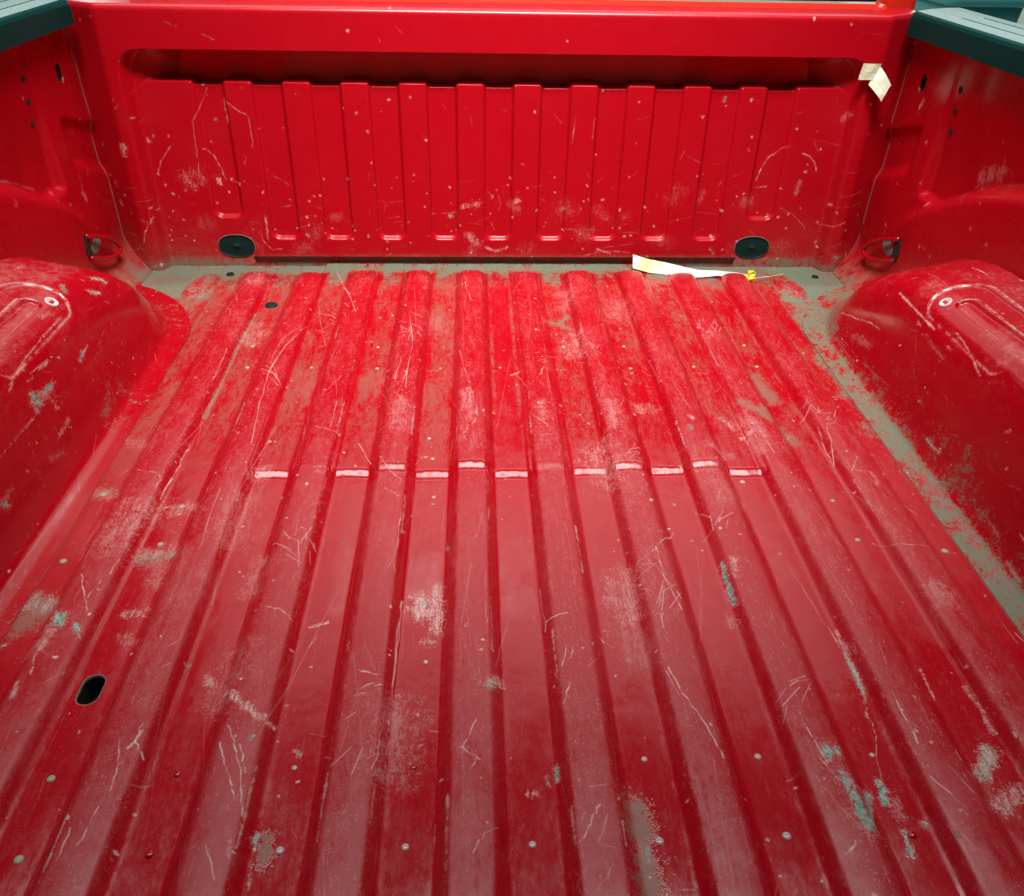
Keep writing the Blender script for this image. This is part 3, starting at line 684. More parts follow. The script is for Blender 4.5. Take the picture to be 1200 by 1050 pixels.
def wear_floor(s):
    X, Y = s.X, s.Y; ny, nx = s.ny, s.nx
    u = np.abs((np.abs(X) / PER) % 1.0 - .5) * PER
    top = 1 - sstep(.018, .03, u); valley = sstep(.034, .040, u)
    n1 = fbm(ny, nx, 2.2, 2, .8, 5); n2 = fbm(ny, nx, 1.6, lo=10); n3 = fbm(ny, nx, 1.9, 1.8, .5, 6); n4 = fbm(ny, nx, 2.6, 1, 1, 3)
    # grey-green dust: along the front edge, in the corners, down the right gutter, thin in the far valleys
    front = np.exp(-np.maximum(1.728 - Y, 0) / .030) * (1 - .30 * sstep(.56, .48, np.abs(X)) * sstep(1.738, 1.730, Y))
    d = sstep(.35, .75, front + .28 * n2 * front - .35 * top * (Y < 1.715) + .1 * valley - .12)
    fv = np.exp(-np.maximum(1.72 - Y, 0) / .10) * valley
    d = np.maximum(d, .85 * sstep(.55, .95, fv * (1 + .4 * n1 + .25 * n2)))
    cz = sstep(.565, .60, np.abs(X)) * sstep(1.50, 1.62, Y)
    pad = 1 - sstep(.85, 1.15, np.sqrt(((np.abs(X) - .612 - .15 * (1.66 - Y)) / .027) ** 2 + ((Y - 1.66) / .062) ** 2))
    d = np.maximum(d, sstep(.3, .8, cz + .25 * n2 * (cz > .02) - .9 * pad * (1 - .3 * n2)) * np.where(X > 0, 1, np.where(Y > 1.60, .9, .45)))
    rg = sstep(.535, .60, X) * sstep(.62, 1.25, Y) * sstep(1.66, 1.50, Y) * np.where(X > .577, .78, .46) + .16 * n1 * (X > .535) * (Y > .5)
    d = np.maximum(d, np.clip(.95 * sstep(.38, .85, rg + .10 * n2) * (.82 + .22 * s.streak), 0, 1))
    lg = np.exp(-((X + .598) / .012) ** 2) * (.34 + .25 * n3) * sstep(.6, .9, Y); d = np.maximum(d, np.clip(lg, 0, .7))
    for x0, v in ((-.5755, .75), (.5745, .8)):
        d = np.maximum(d, .7 * v * np.exp(-((X - x0) / .0020) ** 2) * np.clip(.75 + .3 * n3, 0, 1) * (Y < 1.6))
    film_v = valley * np.clip(.17 + .12 * n3 - .3 * np.maximum(X, 0), 0, .34) * sstep(.75, 1.35, Y) * (np.abs(X) > .06)
    d = np.maximum(d, film_v)
    edge = np.exp(-((u - .036) / .003) ** 2) * np.clip(.25 + .35 * n3, 0, 1) * sstep(.7, 1.5, Y) * .5
    d = np.maximum(d, edge)
    d = d * (1 - .9 * np.exp(-((Y - .988) / .022) ** 2) * (np.abs(X) < .45))
    s.m[0] = np.maximum(s.m[0], d)
    # dull worn film: ridges more than valleys, stronger towards the tailgate, with tide marks and painted reflection haze
    f = (.30 + .50 * top) * (1.02 - .42 * sstep(.5, 1.25, Y)) + .16 * n3 + .10 * n1 + .05 * n2
    f = f * (1 - .5 * valley * sstep(1.0, .6, Y))
    tide = sstep(.05, .12, n4) ; f = f * (.70 + .45 * tide)
    f = f * (1 - .8 * np.exp(-((Y - .988) / .03) ** 2) * (np.abs(X) < .45))     # the bend across the ribs is rubbed smooth
    edge = .60 + .14 * sstep(.36, .42, X) + .012 * n4 + .006 * np.sin(X * 60) + .004 * n2
    f = f + .42 * sstep(0, .006, Y - edge) * sstep(1.08, .80, Y) * sstep(.02, .06, X + .02 * n4) * sstep(.60, .55, X)  # wavy-edged reflection at centre right, painted into the film
    f = np.where(np.exp(-((Y - .988) / .012) ** 2) * (np.abs(X) < .37) > .4, 0, f)
    s.m[3] = np.clip(f, 0, 1) * (1 - .75 * s.m[0])
    # scuffed haze of countless fine scratches
    sc = np.clip(.05 * top * np.maximum(n3 + .2 * n2 - .5, 0) * sstep(.3, .9, Y), 0, .45)
    fine = fbm(ny, nx, .9, 7.0, .22, 20); fine2 = fbm(ny, nx, .9, 5.0, .3, 20)
    sc = np.maximum(sc, np.clip((fine - 1.7) * .55, 0, .5) * (.35 + .65 * top) * np.clip(.6 + .5 * n1, 0, 1))
    sc = np.maximum(sc, np.clip((fine2 - 2.3) * .9, 0, .7) * top)
    s.m[1] = np.maximum(s.m[1], sc)
    onr = lambda a, b: 1.0 if abs((abs(a) / PER) % 1 - .5) * PER < .022 else .35
    s.scratches(1500, math.pi / 2, .10, .02, .26, .0003, .45, onr)
    s.scratches(520, math.pi / 2, .7, .006, .045, .0003, .55, onr)
    s.scratches(260, 0, .6, .006, .03, .0005, .6, onr)
    s.scratches(46, math.pi / 2, .45, .04, .16, .0004, .7, onr)
    for _ in range(46):       # tight clusters of short crossing scratches
        a = rng.uniform(-.52, .52); b = rng.uniform(.5, 1.6); th = rng.uniform(.5, 2.6)
        if onr(a, b) < 1: continue
        for _ in range(int(rng.integers(5, 16))):
            p = (a + rng.normal(0, .012), b + rng.normal(0, .022)); t = th + rng.normal(0, .5); l = rng.uniform(.006, .035)
            s.stroke(1, [p, (p[0] + l * math.cos(t), p[1] + l * math.sin(t))], .0004, rng.uniform(.3, .9), soft=.7)
    s.specks(500, .0011, 1, .8); s.specks(60, .0016, 0, .8); s.specks(14, .0016, 2, .9)
    for _ in range(60):       # rubbed spots on the rib shoulders
        k = rng.integers(-5, 6); a = k * PER + rng.choice([-1, 1]) * .034 ; b = rng.uniform(.35, 1.6); L = rng.uniform(.01, .09)
        s.stroke(1, [(a, b), (a, b + L)], .0008, rng.uniform(.2, .7), rag=.9, soft=.6)
    for _ in range(18):       # rubbed dusty patches
        a = rng.uniform(-.55, .55); b = rng.uniform(.45, 1.65); q = rng.uniform(.006, .018)
        s.stroke(1, [(a, b), (a + rng.normal(0, .004), b + rng.uniform(.02, .08))], q, rng.uniform(.15, .4), rag=.9, soft=.9)

def wear_front(s):
    n1 = fbm(s.ny, s.nx, 2, lo=6); n2 = fbm(s.ny, s.nx, 1.5, lo=14)
    low = np.exp(-s.Y / .035)
    d = np.clip(low * (.62 + .28 * n1 + .18 * n2), 0, .8) * sstep(.02, .0, s.Y - .012)
    d = np.maximum(d, np.clip(.35 * low * (.4 + .5 * n1), 0, .5) * (np.abs(s.X) > .5))
    s.m[0] = np.maximum(s.m[0], d)
    s.m[3] = np.clip(.03 + .03 * n1 + .02 * n2, 0, 1)
    pk = np.clip((.40 + .8 * n1) * (np.abs((np.abs(s.X) / PER + .5) % 1.0 - .5) * PER < .027) * sstep(.370, .374, s.Y) * sstep(.434, .43, s.Y) * (np.abs(s.X) < .45), 0, .5)
    s.m[0] = np.maximum(s.m[0], pk)
    lowz = lambda a, b: 1.0 if b < .2 else (.25 if b < .36 else .12)
    side = lambda a, b: lowz(a, b) * (1.0 if abs(a) > .42 else .45)
    s.scratches(240, 0, 1.2, .005, .03, .0006, .5, lowz)
    s.scratches(120, 0, .25, .02, .07, .0006, .45, side)
    s.specks(420, .0014, 1, .85, lowz); s.specks(30, .002, 2, .8, side)
    for _ in range(16):
        a = rng.uniform(-.7, .7); b = rng.uniform(.03, .2); q = rng.uniform(.004, .011)
        s.stroke(1, [(a, b), (a + rng.normal(0, .012), b + rng.normal(0, .012))], q, rng.uniform(.06, .2), rag=1.0, soft=.9)
    for k in range(-5, 6):    # pale strokes at the lower ends of the pressed valleys
        if rng.random() < .75: s.stroke(1, [(k * PER - .014, .060), (k * PER + .016, .060)], .0010, rng.uniform(.1, .4), rag=.9, soft=.7)

def wear_wall(s):
    n1 = fbm(s.ny, s.nx, 2, lo=5); s.m[3] = np.clip(.03 + .03 * n1, 0, 1)
    s.m[0] = np.maximum(s.m[0], np.clip(np.exp(-s.Y / .03) * (.55 + .35 * n1) * sstep(1.50, 1.62, s.X), 0, .8))
    s.scratches(70, 0, 1.2, .006, .03, .0006, .4); s.specks(90, .0012, 1, .8, lambda a, b: 1 if b < .33 else .3)

def wear_arch(s, right):
    n1 = fbm(s.ny, s.nx, 2, lo=5); n2 = fbm(s.ny, s.nx, 1.5, lo=14)
    tx = np.linspace(.55, .86, 400); tu = tx + wh_z(tx, np.full(400, 1.0))     # the sheet is unrolled: u = x + z
    d = wh_inset(np.interp(s.X, tu, tx), s.Y)
    s.m[3] = np.clip(.12 + .06 * n1 + .22 * sstep(.05, .09, d), 0, 1)
    du = np.exp(-np.maximum(d + .004, 0) / .006) * (.75 if right else .10) + .22 * n1 + .12 * n2
    s.m[0] = np.maximum(s.m[0], np.clip(sstep(.35, .95, du), 0, .9) * sstep(.03, .004, d))
    s.m[1] = np.maximum(s.m[1], np.clip(.06 * np.maximum(n1 - .3, 0) * sstep(.02, .05, d), 0, .2))
    s.scratches(120, math.pi / 2, .5, .01, .06, .0004, .5); s.scratches(50, 0, .8, .006, .03, .0005, .6); s.specks(110, .0012, 1, .8); s.specks(5, .002, 2, .9)
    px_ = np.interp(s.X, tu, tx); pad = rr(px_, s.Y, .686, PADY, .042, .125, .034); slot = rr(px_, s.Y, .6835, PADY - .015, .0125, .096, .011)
    ed = np.maximum(np.exp(-(pad / .0011) ** 2), np.exp(-((slot - .001) / .0009) ** 2)) * np.clip(.32 + .25 * n1, 0, .6); s.m[1] = np.maximum(s.m[1], ed)  # highlights on the pad and slot edges, painted as pale lines
    for _ in range(1):
        a = rng.uniform(.79, .83); b = rng.uniform(.75, 1.4); L = rng.uniform(.04, .18)
        s.stroke(1, [(a, b), (a + .004, b + L)], .0016, .7, rag=.8, soft=.6)

wear_floor(FL); wear_front(FR); wear_wall(WL); wear_wall(WR); wear_arch(AL, False); wear_arch(AR, True)
for key, sh in (('FL', FL), ('FR', FR), ('WL', WL), ('WR', WR), ('AL', AL), ('AR', AR)):
    for kind, w, v, pts in MARKS.get(key, ()): sh.mark(kind, w, v, pts)

m_floor = paint('worn_red_floor_paint', FL, rough=.15, wave=.05)
m_front = paint('red_front_panel_paint', FR, rough=.30, wave=.02)
m_wall = {-1: paint('red_side_panel_paint', WL, rough=.27), 1: paint('red_side_panel_paint', WR, rough=.27)}
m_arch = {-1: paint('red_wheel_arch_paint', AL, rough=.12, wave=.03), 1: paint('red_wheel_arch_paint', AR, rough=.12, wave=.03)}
m_red = paint('glossy_red_paint', None, rough=.12)
m_ring = plain('ring_glint_paint', (.72, .60, .58), .15, .15, 200)  # pale colour stands in for the white glint on the ring
m_cab = paint('orange_red_cab_paint', None, rough=.12, red=(.72, .025, .012), coat=.4)
m_rail = plain('dark_green_plastic', (.0004, .033, .029), .26, .2, 40, spec=.04)
m_black = plain('black_hole', (.004, .004, .004), .9, .2)
m_rubber = plain('black_rubber', (.010, .016, .015), .55, .3, 80)
m_plug = plain('dark_rubber_plug', (.002, .022, .019), .45, .6, 90, spec=.2, bump=.2)
m_sealer = plain('brown_edge_primer', (.16, .13, .10), .7, .4, 200)
m_primer = plain('green_grey_primer', (.16, .25, .22), .6, .3, 120)
m_rivet = paint('rivet_red', None, rough=.2)
m_rivet_dust = plain('dusty_rivet', (.36, .33, .22), .6, .4, 300)
m_rivet_bare = plain('bare_rivet', (.55, .36, .34), .16, .2, 200)

# ------------------------------------------------------------------ the pickup truck
truck = link(bpy.data.objects.new('pickup_truck', None)); truck.location = (0, 0, 0)
truck['label'] = 'red pickup truck with scratched, dusty ribbed load bed and dark green rail caps'; truck['category'] = 'pickup truck'

# bed floor
xs = np.concatenate([np.arange(-.80, -.4701, .0025), np.arange(-.47, -.4351, .0007), np.arange(-.435, .8001, .0025)]); ys = np.concatenate([np.arange(-.25, .30, .02), np.arange(.30, .582, .006), np.arange(.582, .6395, .0010), np.arange(.64, .95, .006), np.arange(.95, 1.03, .0016), np.arange(1.03, 1.56, .006), np.arange(1.56, 1.7721, .003)])
X, Y = np.meshgrid(xs, ys)
dn = fbm(640, 640, 3.4, 1.0, .8, 6)
fy = (Y + .3) / 2.1 * 638; fx = (X + .8) / 1.6 * 638; iy = np.clip(fy.astype(int), 0, 637); ix = np.clip(fx.astype(int), 0, 637); ty = fy - iy; tx = fx - ix
dent = dn[iy, ix] * (1 - ty) * (1 - tx) + dn[iy + 1, ix] * ty * (1 - tx) + dn[iy, ix + 1] * (1 - ty) * tx + dn[iy + 1, ix + 1] * ty * tx
P = np.stack([X, Y, floor_z(X, Y) + .00024 * dent * (Y < 1.70) * sstep(.60, .54, np.abs(X))], -1)
xc = (X[:-1, :-1] + X[1:, 1:]) / 2; yc = (Y[:-1, :-1] + Y[1:, 1:]) / 2
HOLE = (-.4525, .611, .0112, .0192)
def ov(xc, yc, h, tilt=0.0): return rr(xc, yc, h[0], h[1], h[2], h[3], min(h[2], h[3]) * .98) < .0005
keep = ~ov(xc, yc, HOLE)
floor = grid_obj('bed_floor', P, m_floor, truck, keep, FL.uv(X, Y))

def cup(name, outline, frame, mat, depth, parent, lip=1.0):
    V, F = lathe_rings(outline, [(1.10, .0001), (1.05, .0006), (1.0, .0002), (.99, -.003)], frame)
    o1 = mesh_obj('hole_rim', V, F[:-1], lip, parent, True)
    V, F = lathe_rings(outline, [(1.02, -.0022), (1.02, -depth)], frame)
    o2 = mesh_obj(name, V, F, mat, parent)
    return o1, o2
zf = 0.0
cup('slot_hole', round_rect(HOLE[2], HOLE[3], .0108), lambda a, b, h: (HOLE[0] + a, HOLE[1] + b, zf + h), m_black, .03, floor, m_sealer)

def disc(name, x, y, rx, ry, h, mat, parent, n=18):
    z0 = float(floor_z(np.array(x), np.array(y)))
    ol = [(rx * math.cos(2 * math.pi * k / n), ry * math.sin(2 * math.pi * k / n)) for k in range(n)]
    V, F = lathe_rings(ol, [(1, -.001), (.98, h * .5), (.85, h), (.6, h * .75), (.25, h * .8)], lambda a, b, c: (a, b, c))
    return mesh_obj(name, V, F, mat, parent, True, (x, y, z0))
for x, y, r in PLUGS: disc('floor_plug', x, y, r, r, .003, m_plug, floor)

# rivets: one mesh per finish, shared
def rivet_mesh(mat):
    n = 12; ol = [(math.cos(2 * math.pi * k / n), math.sin(2 * math.pi * k / n)) for k in range(n)]
    V, F = lathe_rings(ol, [(.0040, -.0004), (.0038, .0007), (.0029, .0013), (.0015, .0016)], lambda a, b, h: (a, b, h))
    me = bpy.data.meshes.new('rivet'); me.from_pydata(V, [], F); me.polygons.foreach_set('use_smooth', [True] * len(F)); me.materials.append(mat); return me
RM = [rivet_mesh(m_rivet), rivet_mesh(m_rivet_dust), rivet_mesh(m_rivet_bare)]
for x, y, k, sc in RIVETS:
    o = link(bpy.data.objects.new('rivet', RM[k]), floor); o.location = (x, y, float(floor_z(np.array(x), np.array(y)))); o.scale = (sc, sc, sc)

# wheel arches
for sd in (-1, 1):
    xs = np.concatenate([np.arange(.574, .635, .0018), np.arange(.635, .735, .0011), np.arange(.735, .8201, .003)]); ys = np.concatenate([np.arange(.36, .94, .004), np.arange(.94, 1.215, .0013), np.arange(1.215, 1.7101, .0026)])
    X, Y = np.meshgrid(xs, ys); Z = wh_z(X, Y)
    keep = wh_inset((X[:-1, :-1] + X[1:, 1:]) / 2, (Y[:-1, :-1] + Y[1:, 1:]) / 2) > -.0385
    a = grid_obj('wheel_arch', np.stack([sd * X, Y, Z], -1), m_arch[sd], truck, keep, (AR if sd > 0 else AL).uv(X + Z, Y), flip=sd < 0)
    a['label'] = 'wheel arch on the right, dusty along its foot' if sd > 0 else 'wheel arch on the left with chipped spots down to primer'
    # ring shaped dimple on top of the arch
    px, py = .6655, PADY + .094
    ol = [(math.cos(2 * math.pi * k / 28), math.sin(2 * math.pi * k / 28)) for k in range(28)]
    V, F = lathe_rings(ol, [(.0098, -.0012), (.0092, .0006), (.0080, .0010), (.0068, .0004), (.0062, -.0010)], lambda a_, b_, h: (a_, b_, h))
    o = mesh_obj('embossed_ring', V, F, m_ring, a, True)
    z0 = float(wh_z(np.array(px), np.array(py))); e = .004; gx = float(wh_z(np.array(px + e), np.array(py)) - wh_z(np.array(px - e), np.array(py))) / (2 * e); gy = float(wh_z(np.array(px), np.array(py + e)) - wh_z(np.array(px), np.array(py - e))) / (2 * e)
    o.rotation_euler = Vector((-sd * gx, -gy, 1)).to_track_quat('Z', 'Y').to_euler(); o.location = Vector((sd * px, py, z0)) + Vector((-sd * gx, -gy, 1)).normalized() * .0008

# side panels
def wall_pt(sd, y, z, h=0.0):
    x = float(wall_x(np.array(y), np.array(z))); return Vector((sd * (x - h), y, z))
for sd in (-1, 1):
    ys = np.concatenate([np.arange(.0, 1.40, .012), np.arange(1.40, 1.86, .0028)]); zs = np.concatenate([np.arange(-.004, .24, .004), np.arange(.24, .4981, .0028)])
    Yg, Zg = np.meshgrid(ys, zs)
    yc = (Yg[:-1, :-1] + Yg[1:, 1:]) / 2; zc = (Zg[:-1, :-1] + Zg[1:, 1:]) / 2
    SL = (1.690, .400, .0125, .0165)
    slotY = lambda yy, zz: rr(yy, zz, SL[0], SL[1], SL[2], SL[3], .0122) < .0004
    YEND = 1.80
    keep = ~slotY(yc, zc) & (yc < YEND)
    w = grid_obj('side_panel', np.stack([sd * wall_x(Yg, Zg), Yg, Zg], -1), m_wall[sd], truck, keep, (WR if sd > 0 else WL).uv(Yg, Zg), flip=sd > 0)
    x0 = float(wall_x(np.array(SL[0]), np.array(SL[1])))
    cup('slot_hole', round_rect(SL[2], SL[3], .0122), lambda a, b, h: (sd * (x0 - h), SL[0] + a, SL[1] + b), m_black, .03, w, m_wall[sd])
    for hy, hz in ((1.5545, .4145), (1.5540, .3795), (1.5535, .3445)):
        p = wall_pt(sd, hy, hz)
        ol = [(.0060 * math.cos(2 * math.pi * k / 14), .0050 * math.sin(2 * math.pi * k / 14)) for k in range(14)]
        V, F = lathe_rings(ol, [(1.25, -.0004), (1.1, .0008), (1, .0006), (.95, .0002)], lambda a, b, h: (-sd * h, a, b))
        mesh_obj('bolt_hole', V, F, m_black, w, False, p)
    # tie-down: black slot, oval patch of bare primer, U shaped rod; all follow the panel
    def patch(name, pts, lift, mat):
        n = len(pts); V = [wall_pt(sd, y, z, lift) for y, z in pts] + [wall_pt(sd, y, z, -.002) for y, z in pts]
        c = sum(V[:n], Vector()) / n; V.append(c)
        F = [(k, (k + 1) % n, 2 * n) for k in range(n)] + [(k, n + k, n + (k + 1) % n, (k + 1) % n) for k in range(n)]
        return mesh_obj(name, V, F, mat, w)
    patch('primer_oval', OVAL, .0008, m_primer)
    patch('tie_down_slot', TIE_SLOT, .0016, m_black)
    path = [wall_pt(sd, y, z, h) for y, z, h in RING]
    sm = []
    for i in range(len(path) - 1):
        p0, p1, p2, p3 = path[max(i - 1, 0)], path[i], path[i + 1], path[min(i + 2, len(path) - 1)]
        for t in (0, .33, .67): sm.append(.5 * (2 * p1 + (p2 - p0) * t + (2 * p0 - 5 * p1 + 4 * p2 - p3) * t * t + (3 * p1 - p0 - 3 * p2 + p3) * t ** 3))
    sm.append(path[-1])
    V, F = sweep(sm, .0046, 10)
    mesh_obj('tie_down_ring', V, F, m_red, w, True)
    V, F = sweep([wall_pt(sd, 1.7665, z, .0004) for z in np.arange(.03, .470, .01)], .0007, 6)
    mesh_obj('edge_sealer', V, F, m_sealer, w, True)

# front panel: face, rolled header, returns at both sides
def arc_axis(core, edge, tail, r):
    """positions and set-back of a sheet that turns away from the camera beyond edge"""
    pos = list(core); back = [0.0] * len(core)
    for k in range(1, 9):
        a = k / 8 * tail[0]; pos.append(edge + r * math.sin(a)); back.append(r * (1 - math.cos(a)))
    ca, sa = math.cos(tail[0]), math.sin(tail[0])
    for k in range(1, 9):
        l = tail[1] * k / 8; pos.append(edge + r * sa + l * ca); back.append(r * (1 - ca) + l * sa)
    return np.array(pos), np.array(back)
half = np.concatenate([np.arange(0, .732, .0022)])
px, bx = arc_axis(half, .732, (math.radians(34), .075), .020)
SX = np.concatenate([-px[::-1], px[1:]]); BX = np.concatenate([bx[::-1], bx[1:]])
core = np.concatenate([np.arange(-.012, .035, .0010), np.arange(.035, .360, .0026), np.arange(.360, .3785, .0006), np.arange(.3785, .429, .004), np.arange(.429, .436, .0006), np.arange(.436, .497, .005)])
SZ, BZ = arc_axis(core, .497, (math.radians(86), .045), .011)
Xg, Zg = np.meshgrid(SX, SZ); BXg, BZg = np.meshgrid(BX, BZ)
Pf = np.stack([Xg, D - front_in(Xg, Zg) + BXg + BZg, Zg], -1)
panel = grid_obj('front_panel', Pf, m_front, truck, None, FR.uv(Xg, Zg))
def front_pt(x, z, h=0.0): return Vector((x, D - float(front_in(np.array(x), np.array(z))) - h, z))
for sx in (-1, 1):
    ol = [(.0375 * math.copysign(abs(math.cos(w)) ** .86, math.cos(w)), .0245 * math.copysign(abs(math.sin(w)) ** .86, math.sin(w))) for w in [2 * math.pi * k / 40 for k in range(40)]]
    c = Vector((sx * .5575, D + .0305, .0445))
    V, F = lathe_rings(ol, [(1.0, -.001), (1.0, .0022), (.955, .0026), (.945, .0012), (.90, .0010), (.5, .0016), (.12, .0022), (.09, .0034)], lambda a, b, h: Vector((a, -h, b)))
    mesh_obj('drain_plug', V, F, m_plug, panel, True, c)
    V, F = lathe_rings(ol, [(1.045, -.0005), (1.03, .0012), (.985, .0010)], lambda a, b, h: Vector((a, -h, b)))
    mesh_obj('plug_rim', V, F[:-1], m_sealer, panel, True, c)

# rail caps
for sd in (-1, 1):
    g1, g2 = .812, .852
    def prof(groove):
        d = .0035 if groove else 0.0
        return [(.772, .474), (.7725, .507), (.7745, .5125), (.779, .5155), (g1 - .0022, .5175), (g1 - .0014, .5175 - d), (g1 + .0014, .5175 - d), (g1 + .0022, .5175),
                (g2 - .0022, .518), (g2 - .0014, .518 - d), (g2 + .0014, .518 - d), (g2 + .0022, .518), (.884, .517), (.892, .513), (.896, .505), (.896, .474), (.89, .474), (.89, .49), (.80, .49), (.776, .474)]
    V = []; F = []; st = [(-.20, True, 0), (1.632, True, 0), (1.638, False, 0), (1.742, False, .45), (1.750, False, .62)]
    if sd < 0: st = [(-.20, True, 0), (1.700, True, 0), (1.705, False, 0), (1.735, False, .45), (1.742, False, .62)]
    n = len(prof(True))
    for i, (yy, g, sl) in enumerate(st):
        for j, (a, b) in enumerate(prof(g)):
            last = i == len(st) - 1
            V.append((sd * a, yy + sl * (a - .774), (b - .003 if last and b > .5 else b)))
    for i in range(len(st) - 1):
        for k in range(n): F.append((i * n + k, i * n + (k + 1) % n, (i + 1) * n + (k + 1) % n, (i + 1) * n + k))
    F.append(tuple(range(n))[::-1]); F.append(tuple((len(st) - 1) * n + k for k in range(n)))
    mesh_obj('rail_cap', V, F, m_rail, truck)

# cab behind the bed: back sheet with a bead, rubber seal, corner panel
prof = [(0, -.05), (0, .488), (-.008, .493), (-.011, .499), (-.008, .505), (0, .508), (.004, .513), (.012, .517), (.06, .518), (.06, -.05)]
V, F = extrude_profile(prof, [lambda a, b, xx=xx: (xx, 1.815 + a, b) for xx in (-.79, -.3, .3, .752)])
cab = mesh_obj('cab', V, F, m_cab, truck)
V, F = extrude_profile(round_rect(.012, .010, .006, 4), [lambda a, b, xx=xx: (xx, 1.840 + a, .530 + b) for xx in (-.70, .735)])
mesh_obj('window_seal', V, F, m_rubber, cab, True)
V, F = extrude_profile([(p[0], p[1]) for p in round_rect(.036, .030, .022, 6)], [lambda a, b, zz=zz: (.798 + a, 1.885 + b, zz) for zz in (-.05, .3, .5, .58, .64)])
mesh_obj('corner_panel', V, F, m_cab, cab, True)

# ------------------------------------------------------------------ loose things in the bed
def ribbon(name, path, width, cross, thick, mat, label, cat):
    """folded strip of tape with its own thickness"""
    V = []; F = []
    for i, (p, w, c) in enumerate(zip(path, width, cross)):
        p = Vector(p); c = Vector(c).normalized(); t = (Vector(path[min(i + 1, len(path) - 1)]) - Vector(path[max(i - 1, 0)])).normalized(); nrm = t.cross(c).normalized()
        for a, b in ((-1, -1), (1, -1), (1, 1), (-1, 1)): V.append(p + c * (w / 2 * a) + nrm * (thick / 2 * b))
    for i in range(len(path) - 1):
        for k in range(4): F.append((i * 4 + k, i * 4 + (k + 1) % 4, (i + 1) * 4 + (k + 1) % 4, (i + 1) * 4 + k))
    F.append((0, 1, 2, 3)); F.append(tuple((len(path) - 1) * 4 + k for k in (3, 2, 1, 0)))
    cen = sum(V, Vector()) / len(V); cen.z = min(v.z for v in V)
    o = mesh_obj(name, [v - cen for v in V], F, mat, None, False, cen)
    if label: o['label'] = label; o['category'] = cat
    return o
m_tape = bpy.data.materials.new('yellow_and_white_tape'); m_tape.use_nodes = True
nt = m_tape.node_tree; b = nt.nodes['Principled BSDF']
nt.links.new(mixrgb(nt, math_(nt, 'MULTIPLY_ADD', noise(nt, 14, 2, .5), 5.0, -2.75, True), (.80, .84, .74), (.80, .72, .06)), b.inputs['Base Color']); b.inputs['Roughness'].default_value = .55
up = (0, .45, .89)
path = [(.290, 1.731, .028), (.325, 1.722, .021), (.365, 1.716, .017), (.400, 1.710, .0125), (.430, 1.708, .0095), (.455, 1.708, .010), (.470, 1.706, .0120), (.490, 1.706, .0095), (.512, 1.702, .0085), (.524, 1.696, .0075),
        (.536, 1.690, .0080), (.548, 1.692, .0160), (.545, 1.697, .0210), (.535, 1.697, .0170), (.533, 1.690, .0080), (.548, 1.684, .0055), (.565, 1.690, .0060), (.590, 1.698, .0065), (.615, 1.706, .0075)]
wd = [.029, .028, .025, .021, .016, .013, .011, .011, .012, .013, .012, .011, .011, .011, .012, .011, .008, .007, .005]
cr = [up] * 10 + [(0, .5, .7), (.2, .9, .3), (.1, .9, -.2), (0, .9, .3), (0, .8, .5)] + [(0, -.3, .9)] * 4
tape = ribbon('tape_strip', path, wd, cr, .0012, m_tape, 'crumpled yellow and white tape strip lying along the foot of the front panel', 'tape')
tape.data.materials.append(plain('yellow_tape', (.78, .66, .03), .5, .2, 80))
for i, p in enumerate(tape.data.polygons): p.material_index = 1 if 9 <= i // 4 <= 14 else 0
m_paper = plain('cream_paper', (.78, .80, .62), .6, .12, 60)
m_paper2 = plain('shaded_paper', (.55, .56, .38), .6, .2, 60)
# folded scrap of masking tape: upper fold clings to the panel, lower flap stands off
yb = D - .004
root = link(bpy.data.objects.new('paper_scrap', None)); root.location = (.722, yb - .01, .363)
root['label'] = 'folded cream paper scrap stuck at the right end of the front panel hollow'; root['category'] = 'paper scrap'
def creased(c4, bend, amp, seed, n=9):
    """thin sheet between four corners (x, z, dy), bent and crumpled, with ragged edges"""
    r2 = random.Random(seed); V = []; F = []
    A, B, C4, D4 = [Vector((x, yb + dy, z)) for x, z, dy in c4]
    rag = [[r2.uniform(-1, 1) for _ in range(n)] for _ in range(n)]
    for side in (0, 1):
        for j in range(n):
            for i in range(n):
                u, v = i / (n - 1), j / (n - 1)
                if i in (0, n - 1): v += .02 * rag[i][j]
                if j in (0, n - 1): u += .025 * rag[j][i]
                p = A.lerp(B, u).lerp(D4.lerp(C4, u), v)
                h = bend * (4 * u * (1 - u)) + amp * (rag[i][j] * .5 + math.sin(7 * u + 4 * v + seed)) + .0008 * side
                V.append(p + Vector((0, -1, .15)) * h)
    N = n * n
    for j in range(n - 1):
        for i in range(n - 1):
            a_ = j * n + i; F.append((a_, a_ + 1, a_ + n + 1, a_ + n)); F.append((N + a_, N + a_ + n, N + a_ + n + 1, N + a_ + 1))
    for i in range(n - 1):
        for e0, e1 in ((i, i + 1), (N - n + i + 1, N - n + i), ((i + 1) * n, i * n), (i * n + n - 1, (i + 1) * n + n - 1)): F.append((e0, N + e0, N + e1, e1))
    return V, F
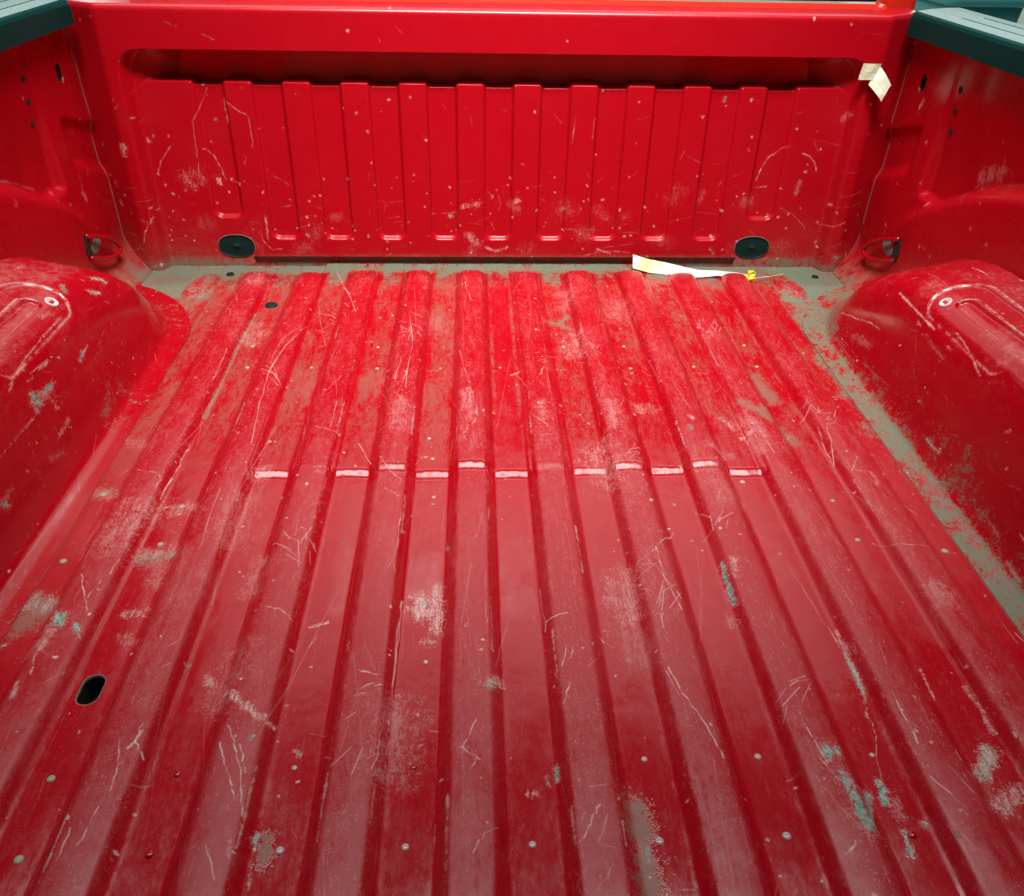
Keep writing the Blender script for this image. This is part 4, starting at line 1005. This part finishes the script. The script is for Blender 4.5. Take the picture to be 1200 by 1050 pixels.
for c4, bend, amp, sd_, nm, mt in (([(.698, .425, .000), (.730, .426, -.008), (.717, .398, -.012), (.693, .396, -.002)], .003, .0008, 3, 'upper_fold', m_paper2),
                                   ([(.728, .422, -.006), (.751, .392, -.022), (.738, .362, -.026), (.711, .390, -.012)], .0035, .0006, 5, 'lower_flap', m_paper)):
    V, F = creased(c4, bend, amp, sd_)
    mesh_obj(nm, [Vector(v) - root.location for v in V], F, mt, root)

# ------------------------------------------------------------------ behind the truck
ground = mesh_obj('ground', [(-30, -20, -.75), (30, -20, -.75), (30, 40, -.75), (-30, 40, -.75)], [(0, 1, 2, 3)], plain('concrete', (.42, .44, .40), .8, .15, 4)); ground['kind'] = 'structure'
V, F = extrude_profile([(-6, -.745), (8, -.745), (8, 1.25), (-6, 1.25)], [lambda a, b: (a, 6.0, b), lambda a, b: (a, 6.2, b)])
bw = mesh_obj('back_wall', V, F, plain('pale_green_wall', (.62, .78, .68), .8, .06, 3)); bw['label'] = 'low pale green wall behind the truck'; bw['category'] = 'wall'
BINX, BINY = 2.635, 5.1
root = link(bpy.data.objects.new('plastic_bin', None)); root.location = (BINX, BINY, -.75)
root['label'] = 'teal plastic bin standing behind the right rail cap'; root['category'] = 'bin'
m_bin = plain('teal_plastic', (.05, .30, .33), .4, .12, 20)
sec = [(.78, 0.0), (.80, .02), (.97, .88), (1.0, .945)]
V = []; F = []; ol = round_rect(.205, .25, .05, 6); n = len(ol)
for s_, z in sec: V += [(a * s_, b_ * s_, z) for a, b_ in ol]
for i in range(len(sec) - 1):
    for k in range(n): F.append((i * n + k, i * n + (k + 1) % n, (i + 1) * n + (k + 1) % n, (i + 1) * n + k))
F.append(tuple(range(n))[::-1]); F.append(tuple((len(sec) - 1) * n + k for k in range(n)))
mesh_obj('body', V, F, m_bin, root, True)
V = []; F = []; rings = [(1.03, .94), (1.09, .945), (1.09, .985), (1.05, 1.0), (.5, 1.02)]
for s_, z in rings: V += [(a * s_, b_ * s_, z) for a, b_ in ol]
for i in range(len(rings) - 1):
    for k in range(n): F.append((i * n + k, i * n + (k + 1) % n, (i + 1) * n + (k + 1) % n, (i + 1) * n + k))
F.append(tuple(range(n))[::-1]); F.append(tuple((len(rings) - 1) * n + k for k in range(n)))
mesh_obj('lid', V, F, m_bin, root, True)
